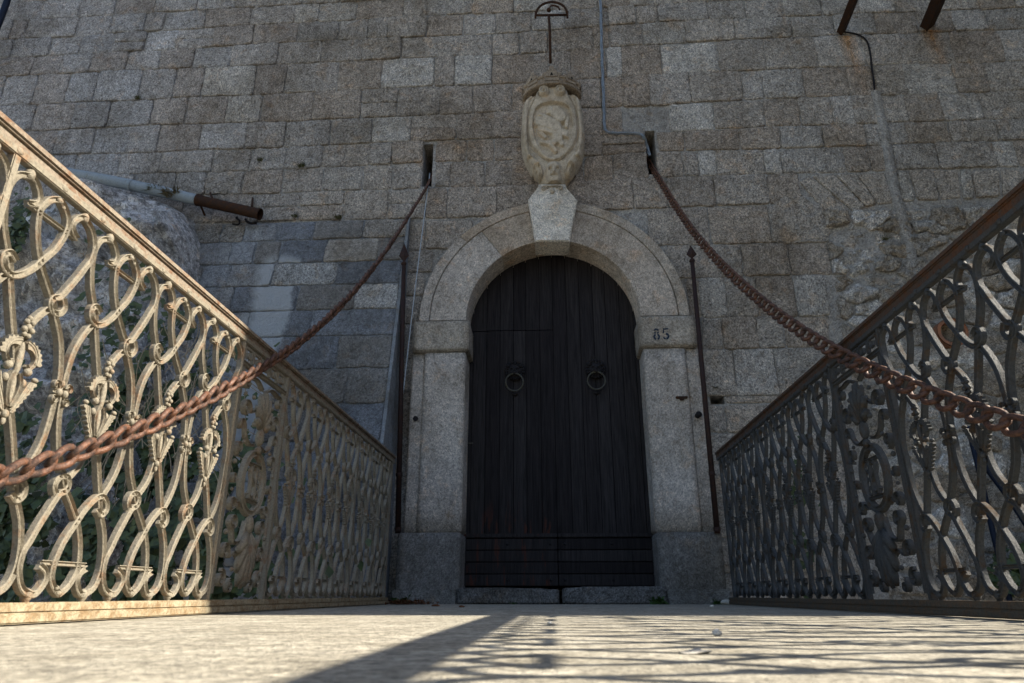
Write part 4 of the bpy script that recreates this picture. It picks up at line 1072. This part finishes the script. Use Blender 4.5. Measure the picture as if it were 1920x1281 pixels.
# ------------------------------------------------------------------ chains
def chain(name, label, px, a, b, tail):
    n = Vector((b[1]-a[1], -(b[0]-a[0]), 0)); P0 = Vector((a[0], a[1], 0))
    pts = [atPlane(x, y, P0, n) for x, y in px]
    # smooth the measured sag
    for _ in range(3): pts = [pts[0]] + [(pts[i-1]+pts[i]*2+pts[i+1])/4 for i in range(1, len(pts)-1)] + [pts[-1]]
    pts = [Vector(tail[0])] + pts + [Vector(t) for t in tail[1:]]
    P = crom(pts, 12)
    T = thing(name, label, 'chain', P[-1], 'drawbridge chains')
    lm = MB(); L, Wd, r = .0465, .0275, .0102
    ring = [(L*cos(t)+math.copysign(.004, cos(t)), Wd*sin(t)) for t in [2*pi*(i+.5)/18 for i in range(18)]]
    vs = []; nn = 7
    for i in range(18):
        p = Vector((ring[i][0], ring[i][1], 0)); t = Vector((ring[(i+1) % 18][0]-ring[i-1][0], ring[(i+1) % 18][1]-ring[i-1][1], 0)).normalized(); s = Vector((0, 0, 1)); u = t.cross(s)
        # twisted link: lift the two long sides in opposite ways
        tw = -.36*p.x/L; p = Vector((p.x, p.y*cos(tw), p.y*sin(tw)))
        for k in range(nn): an = 2*pi*k/nn; vs.append(p+(u*cos(an)+s*sin(an))*r)
    fs = [(i*nn+k, i*nn+(k+1) % nn, ((i+1) % 18)*nn+(k+1) % nn, ((i+1) % 18)*nn+k) for i in range(18) for k in range(nn)]
    me = mesh('link', vs, fs, True); me.materials.append(M_CHAIN)
    bm = bmesh.new(); bm.from_mesh(me); bmesh.ops.recalc_face_normals(bm, faces=bm.faces[:]); bm.to_mesh(me); bm.free()
    acc = 0; nxt = 0; idx = 0; rc = random.Random(8)
    for i in range(len(P)-1):
        seg = P[i+1]-P[i]; l = seg.length
        while nxt <= acc+l and l > 0:
            c = P[i]+seg*((nxt-acc)/l); t = seg.normalized()
            q = t.to_track_quat('X', 'Z')
            o = bpy.data.objects.new('link', me); COL.objects.link(o); o.parent = T; o.location = c-Vector(T.location)
            o.rotation_mode = 'QUATERNION'
            from mathutils import Quaternion
            o.rotation_quaternion = q @ Quaternion((1, 0, 0), pi/2-.45+rc.uniform(-.15, .15))
            nxt += .083; idx += 1
        acc += l
    return T
LCH = [(800, 350), (770, 400), (740, 450), (700, 510), (650, 570), (600, 613), (560, 646), (520, 672), (490, 692), (440, 718), (400, 743), (350, 768), (300, 790), (250, 810), (200, 829), (150, 848), (100, 866), (50, 881), (0, 893)]
chain('chain', 'heavy rusty chain from the left wall slot down past the left railing', LCH, (-1.30, 6.4), (-1.335, 1.5), [(-1.31, 6.75, 4.75), (-1.345, 1.30, .235), (-1.36, 1.05, .15), (-1.38, .85, .075)])
RCH = [(1238, 340), (1270, 400), (1300, 443), (1340, 490), (1400, 547), (1450, 588), (1500, 624), (1550, 654), (1600, 680), (1650, 703), (1700, 725), (1750, 745), (1800, 765), (1850, 783), (1920, 803)]
chain('chain', 'heavy rusty chain from the right wall slot down past the right railing', RCH, (1.17, 6.4), (1.36, 1.9), [(1.165, 6.8, 4.85), (1.37, 1.7, .40), (1.385, 1.45, .29), (1.40, 1.1, .15), (1.41, .85, .075)])

# ------------------------------------------------------------------ spears
def spear(px0, py0, px1, py1, Y, label, tipl):
    a = atY(px0, py0, Y+.06); b = atY(px1, py1, Y)
    T = thing('spear_rod', label, 'spear', a, 'iron spear rods beside the gate')
    m_ = MB(); neck = a.lerp(b, 1-tipl); m_.tube([a, neck], [.026, .021], 10); m_.tube([neck-(b-a).normalized()*.035, neck-(b-a).normalized()*.02, neck], [.021, .030, .022], 10); obj('shaft', m_.me(smooth=True), M_SPEAR, T)
    m_ = MB(); d = (b-a).normalized(); c1 = neck+d*((b-neck).length*.33)
    vs = [neck, c1+Vector((-.052, 0, 0)), c1+Vector((0, -.018, 0)), c1+Vector((.052, 0, 0)), c1+Vector((0, .018, 0)), b]
    m_.add(vs, [(0, 2, 1), (0, 3, 2), (0, 4, 3), (0, 1, 4), (5, 1, 2), (5, 2, 3), (5, 3, 4), (5, 4, 1)]); obj('spearhead', m_.me(), M_SPEAR, T)
    m_ = MB(); m_.tube([a+d*.02, a+d*.05], .032, 10); m_.tube([a+d*.5, a+d*.53], .030, 10); obj('collar', m_.me(), M_SPEAR, T)
spear(746, 1000, 758, 456, 6.12, 'dark iron spear standing by the left pilaster and the buttress edge', .075)
spear(1345, 1000, 1295, 460, 6.16, 'dark iron spear standing by the right pilaster, leaning to the left', .055)

# ------------------------------------------------------------------ wall fittings
def curve_thing(name, label, cat, pts, r, mat, k=6, n=10, **kw):
    P = crom(pts, k); c = P[0]; m_ = MB(); m_.tube([p-c for p in P], r if not isinstance(r, list) else r, n)
    o = obj(name, m_.me(smooth=True), mat, loc=c); return tag(o, label, cat)
def W_(x, y, off=.03): return atY(x, y, YW-off)
# crescent bracket above the crown
BR = thing('iron_bracket', 'thin rusty iron rod with a half-ring holder above the stone crown', 'bracket', W_(1032, 118, .12))
m_ = MB(); m_.tube([W_(1032, 118, .14), W_(1031, 60, .16), W_(1029, 30, .20)], .016, 8); obj('rod', m_.me(smooth=True), M_BROWN, BR)
m_ = MB(); m_.tube([W_(1003, 29, .20), W_(1064, 28, .20)], .014, 8); m_.tube([W_(1004, 34, .2), W_(1004, 22, .2)], .013, 6); m_.tube([W_(1064, 34, .2), W_(1064, 22, .2)], .013, 6); obj('crossbar', m_.me(smooth=True), M_BROWN, BR)
cc = W_(1034, 26, .20); q0 = W_(1063, 28, .20).x-cc.x
m_ = MB(); m_.tube([(cc.x+q0*cos(pi*t/16), cc.y, cc.z+q0*1.0*sin(pi*t/16)) for t in range(17)], .014, 8); obj('half_ring', m_.me(smooth=True), M_BROWN, BR)
m_ = MB(); m_.tube(crom([(cc.x-.03, cc.y-.01, cc.z+.05), (cc.x, cc.y-.03, cc.z+.09), (cc.x+.07, cc.y-.02, cc.z+.085), (cc.x+.10, cc.y, cc.z+.05)]), .011, 6); m_.sphere((cc.x-.03, cc.y-.02, cc.z+.04), .028, 8, 6); obj('hook', m_.me(smooth=True), M_BROWN, BR)
# cable bundle
CB = thing('cable_bundle', 'twisted grey cables running down the wall and into the right chain slot', 'cable', W_(1216, 300, .02))
base = [(1124, -30), (1127, 40), (1128, 90), (1130, 140), (1132, 190), (1133, 232), (1137, 246), (1152, 250), (1175, 250), (1198, 251), (1207, 258), (1213, 275), (1218, 292)]
bp = crom([W_(x, y, .035 if x < 1205 else (.03 if x < 1210 else -.06)) for x, y in base], 8)
for k in range(3):
    m_ = MB(); m_.tube([p+Vector((.010*cos(i*.35+k*2.1), .010*sin(i*.35+k*2.1), .003*cos(i*.3+k))) for i, p in enumerate(bp)], .0085, 6); obj('cable', m_.me(smooth=True), M_CABLE, CB)
curve_thing('guy_wire', 'thin pale wire slanting down from the left chain slot', 'wire', [atY(806, 325, 6.44), atY(795, 410, 6.3), atY(775, 570, 6.2), atY(755, 745, 6.16)], .0055, M_WIRE, n=6)
# drain pipe
DP = thing('drain_pipe', 'grey-blue pipe with a broken rusty end slanting across the rock and wall', 'pipe', atY(490, 402, 6.1))
pp = [atY(x, y, Y) for x, y, Y in ((20, 300, 6.0), (110, 322, 6.05), (200, 338, 6.1), (290, 357, 6.14), (373, 376, 6.17))]
m_ = MB(); m_.tube(crom(pp, 5), .062, 14); m_.tube([pp[2].lerp(pp[3], .5), pp[2].lerp(pp[3], .55)], .067, 14); obj('pipe_section', m_.me(smooth=True), M_PIPE, DP)
e0, e1 = atY(370, 375, 6.17), atY(488, 402, 6.2)
m_ = MB(); m_.tube([e0, e0.lerp(e1, .1), e0.lerp(e1, .5), e1], [.068, .060, .058, .060], 14, False); m_.tube([e0, e0.lerp(e1, .5), e1-(e1-e0)*.002], [.052, .048, .050], 14, False); m_.tube([e0.lerp(e1, .97), e0.lerp(e1, 1.0)], [.066, .066], 14, False)
obj('rusty_pipe_end', m_.me(smooth=True), M_BROWN, DP)
for x0, y0, x1, y1 in ((374, 380, 384, 404), (398, 372, 394, 362), (472, 388, 474, 372)):
    m_ = MB(); m_.tube([atY(x0, y0, 6.2), atY(x1, y1, 6.36)], .012, 6); obj('pipe_hook', m_.me(), M_BROWN, DP)
curve_thing('iron_hook', 'curled black iron hook under the rusty pipe end', 'hook', [atY(x, y, 6.33) for x, y in ((436, 420), (447, 421), (449, 414), (443, 409), (446, 407))], .011, M_BLACK, n=6)
curve_thing('iron_staple', 'flat black iron staple just right of the curled hook', 'staple', [atY(x, y, 6.33) for x, y in ((460, 411), (465, 417), (472, 419), (481, 418))], .014, M_BLACK, n=6)
# beams top right
for (x0, y0, x1, y1, w_, lab) in ((1576, 62, 1606, -14, .035, 'left one of two rusty iron beams jutting from the wall at the upper right'), (1737, 52, 1768, -20, .05, 'right and thicker one of two rusty iron beams jutting from the upper right wall')):
    a = atY(x0, y0, YW+.03); b = atY(x1, y1, 5.7); d = (b-a).normalized(); m_ = MB()
    s = d.cross(Vector((0, 1, 0))).normalized(); u = d.cross(s)
    b = a + d*1.6
    vs = [p+s*w_*i+u*w_*1.3*j for p in (a, b) for i, j in ((-1, -1), (-1, .9), (-.75, .9), (-.75, -.75), (.75, -.75), (.75, .9), (1, .9), (1, -1))]
    m_.add([v-a for v in vs], [(i, (i+1) % 8, 8+(i+1) % 8, 8+i) for i in range(8)] + [tuple(range(8)), tuple(range(8, 16))])
    tag(obj('iron_beam', m_.me(), M_BROWN, loc=a), lab, 'beam', 'iron beams in the wall')
curve_thing('wall_conduit', 'thin black conduit curving down from the left iron beam', 'cable', [W_(x, y, .018) for x, y in ((1582, 60), (1605, 64), (1622, 73), (1630, 90), (1634, 120), (1638, 150), (1641, 174), (1646, 175))], .010, M_BLACK, n=6)
curve_thing('corner_downpipe', 'dark blue-black downpipe crossing the upper left corner', 'pipe', [atY(x, y, 6.1) for x, y in ((28, -40), (14, 0), (0, 38), (-30, 110))], .035, M_HOSE, n=10)
# brick, clay pipe, hoses
p = atB(704, 733); m_ = MB(); m_.box((p.x-.062, p.y-.02, p.z-.02), (p.x+.062, p.y+.06, p.z+.022), .004); tag(obj('brick', m_.me(), M_BRICK), 'single orange brick bedded in the blue-grey buttress', 'brick')
p = atY(1782, 625, 6.3); m_ = MB(); 
m_.tube([(p.x, 6.42, p.z+.01), (p.x-.01, 6.24, p.z-.01)], [.13, .14], 18, False); m_.tube([(p.x, 6.42, p.z+.01), (p.x-.01, 6.24, p.z-.01)], [.10, .11], 18, False)
n_ = 18; m_.add([(p.x-.01+r*cos(2*pi*i/n_), 6.24, p.z-.01+r*sin(2*pi*i/n_)) for r in (.11, .14) for i in range(n_)], [(i, (i+1) % n_, n_+(i+1) % n_, n_+i) for i in range(n_)])
tag(obj('clay_pipe', m_.me(smooth=True), M_BRICK), 'orange terracotta pipe mouth in the rubble wall behind the right railing', 'pipe')
curve_thing('blue_hose', 'dark blue hose hanging steeply behind the right railing', 'hose', [atY(x, y, 6.1) for x, y in ((1815, 800), (1840, 900), (1862, 1000), (1890, 1110), (1900, 1180))], .022, M_HOSE)
curve_thing('blue_hose', 'dark blue hose slanting to the right edge behind the right railing', 'hose', [atY(x, y, 6.15) for x, y in ((1830, 850), (1858, 890), (1895, 940), (1940, 1010), (1990, 1090))], .022, M_HOSE)
curve_thing('black_wire', 'thin black wire slanting right beside the blue hoses', 'wire', [atY(x, y, 6.2) for x, y in ((1832, 846), (1880, 905), (1930, 955), (1990, 1020))], .008, M_HOSE)
p = atY(1278, 745, 6.27); m_ = MB(); m_.box((p.x-.055, 6.255, p.z-.014), (p.x+.055, 6.285, p.z+.008), .005); m_.box((p.x-.02, 6.25, p.z-.03), (p.x+.02, 6.285, p.z-.004), .005); tag(obj('iron_cleat', m_.me(), M_BROWN), 'small rusty cleat fixed to the right pilaster below a dark mark', 'cleat')
p = atY(1308, 779, 6.30); m_ = MB(); m_.tube([(p.x, 6.34, p.z), (p.x, 6.24, p.z-.005)], .026, 10); m_.sphere((p.x, 6.24, p.z-.005), .030, 8, 6); tag(obj('iron_stub', m_.me(smooth=True), M_BLACK), 'round black iron stub on the edge of the right pilaster', 'stub')
p = atY(779, 785, 6.30); m_ = MB(); m_.tube([(p.x, 6.34, p.z), (p.x, 6.295, p.z)], .026, 8); tag(obj('iron_plug', m_.me(), M_BLACK), 'dark plugged hole in the left pilaster border', 'plug')

# ------------------------------------------------------------------ plants
def tuft(p, s, mat, label, n=30, seed=0, up=.6, leafy=False):
    r = random.Random(seed); m_ = MB()
    for i in range(n):
        a = r.uniform(0, 2*pi); d = Vector((cos(a)*r.uniform(.2, 1), -abs(sin(a))*.8-.15, r.uniform(-.3, 1)*up+.1)).normalized()
        L = s*r.uniform(.5, 1.1); b = Vector((r.uniform(-.4, .4)*s, 0, r.uniform(-.15, .15)*s)); w = (.10 if leafy else .035)*s
        sd = d.cross(Vector((r.uniform(-1, 1), r.uniform(-1, 1), 1))).normalized()*w; m1 = b+d*L*.55+Vector((0, 0, .03*s)); e = b+d*L+Vector((0, 0, -.25*L))
        m_.add([b-sd*.6, b+sd*.6, m1+sd, e, m1-sd], [(0, 1, 2, 4), (4, 2, 3)])
    return tag(obj('wall_plant', m_.me(), mat, loc=p), label, 'plant', 'small plants growing in the joints')
TU = [((488, 302), .07, M_MOSS, 'round dark moss tuft on the wall, leftmost of the upper pair'), ((565, 313), .08, M_MOSS, 'flat dark moss tuft on the wall, right of the round one'),
      ((553, 407), .06, M_MOSS, 'small tuft on the top edge of the blue-grey buttress near the pipe end'), ((635, 410), .08, M_MOSS, 'bushy tuft on top of the buttress midway to the chain'),
      ((258, 186), .07, M_MOSS, 'tiny green tuft in a joint of the upper left courses'), ((88, 292), .08, M_DRY, 'dry sprig in the joint above the left handrail'),
      ((320, 368), .16, M_DRY, 'bushy dry brown tuft under the grey pipe'), ((288, 358), .12, M_MOSS, 'green tuft between the pipe and the boulder'), ((328, 455), .10, M_DRY, 'yellowish grass tuft at the edge of the boulder')]
TB = [((440, 493), .07, M_MOSS, 'small tuft at the pale joint left of the streak'), ((460, 585), .09, M_DRY, 'yellow-green sprig in the joint above the left handrail post'), ((520, 510), .07, M_MOSS, 'uppermost of three tufts on the buttress joint'),
      ((517, 532), .07, M_MOSS, 'middle one of three tufts on the buttress joint'), ((520, 557), .08, M_MOSS, 'lowest of three tufts on the buttress joint'), ((612, 498), .06, M_DRY, 'thin yellow sprig between two buttress blocks'),
      ((636, 556), .07, M_MOSS, 'tuft beside the chain under the pale rough block'), ((603, 670), .06, M_MOSS, 'tuft in the joint just below the chain over the railing'), ((345, 510), .10, M_MOSS, 'leafy sprig in the joint above the left handrail')]
for i, (q, s, m, lab) in enumerate(TU): tuft(atY(*q, YW-.02 if q[0] > 345 or q[1] < 300 else 6.12), s, m, lab, 60, i)
for i, (q, s, m, lab) in enumerate(TB): tuft(atB(*q)+Vector((0, -.01, 0)), s, m, lab, 60, 30+i)
tuft(Vector((.86, 6.2, .005)), .10, M_WOODLEAF, 'fresh green weed at the foot of the threshold, right side', 60, 55, 1.1, True)
tuft(Vector((-.35, 6.2, .003)), .04, M_WOODLEAF, 'low green moss line at the foot of the left threshold slab', 60, 56, .5)
tuft(Vector((1.34, 6.17, .003)), .07, M_WOODLEAF, 'small green weed at the foot of the right pilaster', 50, 57, .8, True)
tuft(Vector((-1.30, 6.12, .003)), .12, M_WOODLEAF, 'green weed by the railing end at the left pilaster', 70, 58, .9, True)
tuft(atY(1342, 728, YW-.02), .05, M_DRY, 'yellow lichen tuft above the square wall hole', 40, 59)
tuft(atY(1660, 450, YW-.04), .07, M_MOSS, 'dark fern tuft in the rubble at the upper right', 50, 60)
# ivy over the rock and moat side
def ivy(name, label, regions, seed):
    r = random.Random(seed); m_ = MB()
    for (x0, y0, x1, y1, Y0, Y1, n) in regions:
        for i in range(n):
            x = r.gauss((x0+x1)/2, (x1-x0)/3.6); y = r.gauss((y0+y1)/2, (y1-y0)/3.4)
            if noise.noise(Vector((x*.022, y*.018, seed))) < -.08: continue
            p = atY(x, y, r.uniform(Y0, Y1)); s = r.uniform(.022, .05)
            nrm = Vector((r.uniform(-.7, .7), -1, r.uniform(-.2, .9))).normalized(); a = nrm.orthogonal().normalized(); a.rotate(Matrix.Rotation(r.uniform(0, 6.28), 3, nrm)); b = nrm.cross(a)
            m_.add([p-a*s, p-a*s*.2+b*s*.8+nrm*s*.15, p+a*s*.4+b*s*.5, p+a*s*1.15, p+a*s*.4-b*s*.5, p-a*s*.2-b*s*.8+nrm*s*.15], [(0, 1, 2, 3), (0, 3, 4, 5)])
    o = obj(name, m_.me(), M_IVY); o['kind'] = 'stuff'; return tag(o, label, 'ivy')
ivy('ivy_cover', 'dark glossy ivy climbing the rock behind the sunlit left railing', [(-60, 780, 70, 1130, 4.3, 4.7, 1600), (60, 960, 480, 1150, 4.2, 4.8, 3600), (150, 620, 330, 1100, 4.7, 5.0, 2600), (20, 380, 60, 470, 5.4, 5.6, 160), (0, 430, 30, 520, 5.4, 5.6, 90), (230, 640, 430, 900, 4.9, 5.1, 900), (330, 800, 480, 1100, 4.7, 4.9, 1200)], 3)
ivy('ivy_cover', 'thin patch of ivy low on the wall behind the right railing', [(1470, 860, 1530, 1080, 6.22, 6.32, 130), (1870, 1040, 1960, 1120, 6.0, 6.2, 260)], 5)
r = random.Random(21); m_ = MB()
for i in range(90):
    x = r.uniform(140, 470); y0 = r.uniform(600, 950); p = atY(x, y0, 4.6); q = [p]
    d = Vector((r.uniform(-.4, .4), r.uniform(-.1, .1), -1))
    for k in range(5): d = (d+Vector((r.uniform(-.4, .4), r.uniform(-.2, .2), r.uniform(-.1, .3)))).normalized(); q.append(q[-1]+d*.09)
    m_.tube(crom(q, 3), .0032, 4)
o = obj('dry_twigs', m_.me(), M_TWIG); o['kind'] = 'stuff'; tag(o, 'tangle of thin dry twigs over the ivy behind the left railing', 'twigs')

# ------------------------------------------------------------------ litter on the deck
def pebble(x, y, s, mat, name, label, cat, flat=.5, seed=0):
    d = ray(x, y); p = CAM + d*((0-CAM.z)/d.z); m_ = MB(); m_.sphere((0, 0, s*flat*.8), (s, s*.8, s*flat), 12, 8)
    for v in m_.v: v += Vector((1, 1, .5))*noise.noise(v*(1.2/s)+Vector((seed, 0, 0)))*s*.35
    return tag(obj(name, m_.me(smooth=True), mat, loc=p), label, cat, 'bits lying on the bridge deck')
pebble(1345, 1193, .010, M_PEBBLE, 'pebble', 'small glinting pebble on the sunlit deck right of the middle', 'pebble', .7, 1)
pebble(1303, 1226, .022, M_PEBBLE, 'pebble', 'flat whitish stone chip on the near sunlit deck', 'pebble', .12, 2)
pebble(1031, 1172, .008, M_PEBBLE, 'pebble', 'tiny pale pebble near the middle of the sunlit deck', 'pebble', .6, 3)
pebble(1362, 1134, .045, M_PEBBLE, 'stone_chip', 'angular pale stone chip at the foot of the right railing end', 'stone', .5, 4)
pebble(1335, 1139, .014, M_PEBBLE, 'pebble', 'white pebble on the shaded deck by the right pilaster', 'pebble', .6, 5)
pebble(866, 1139, .02, M_DEAD, 'dead_leaf', 'single curled brown leaf on the shaded deck left of the door', 'leaf', .35, 6)
pebble(818, 1137, .03, M_DEAD, 'dead_leaf', 'brown leaf near the base of the left pilaster', 'leaf', .3, 7)
r = random.Random(77); m_ = MB()
for i in range(420):
    x = r.gauss(-1.25, .10); y = r.gauss(6.02, .12)
    if x < -1.37: continue
    p = Vector((x, y, .004+r.uniform(0, .03))); a = Vector((r.uniform(-1, 1), r.uniform(-1, 1), r.uniform(-.3, .5))).normalized()*r.uniform(.012, .03); b = a.cross(Vector((0, 0, 1))).normalized()*.009
    m_.add([p-a, p+b, p+a, p-b], [(0, 1, 2, 3)])
o = obj('leaf_litter', m_.me(), M_DEAD); o['kind'] = 'stuff'; tag(o, 'heap of dead brown leaves where the left railing meets the pilaster', 'leaves')

# ------------------------------------------------------------------ tower wing of the fortress, off to the right, whose shade lies over the gate; unseen, raised to block more sky
TW = thing('tower_wing', 'projecting stone tower of the fortress, unseen right of the bridge, heightened to block sky', 'tower', (11, 8, -3))
m_ = MB(); m_.box((6.35, 2.84, -3), (16, 16, 30)); obj('tower_wall', m_.me(), M_STONE, TW, color=(.31, .285, .25, 1))
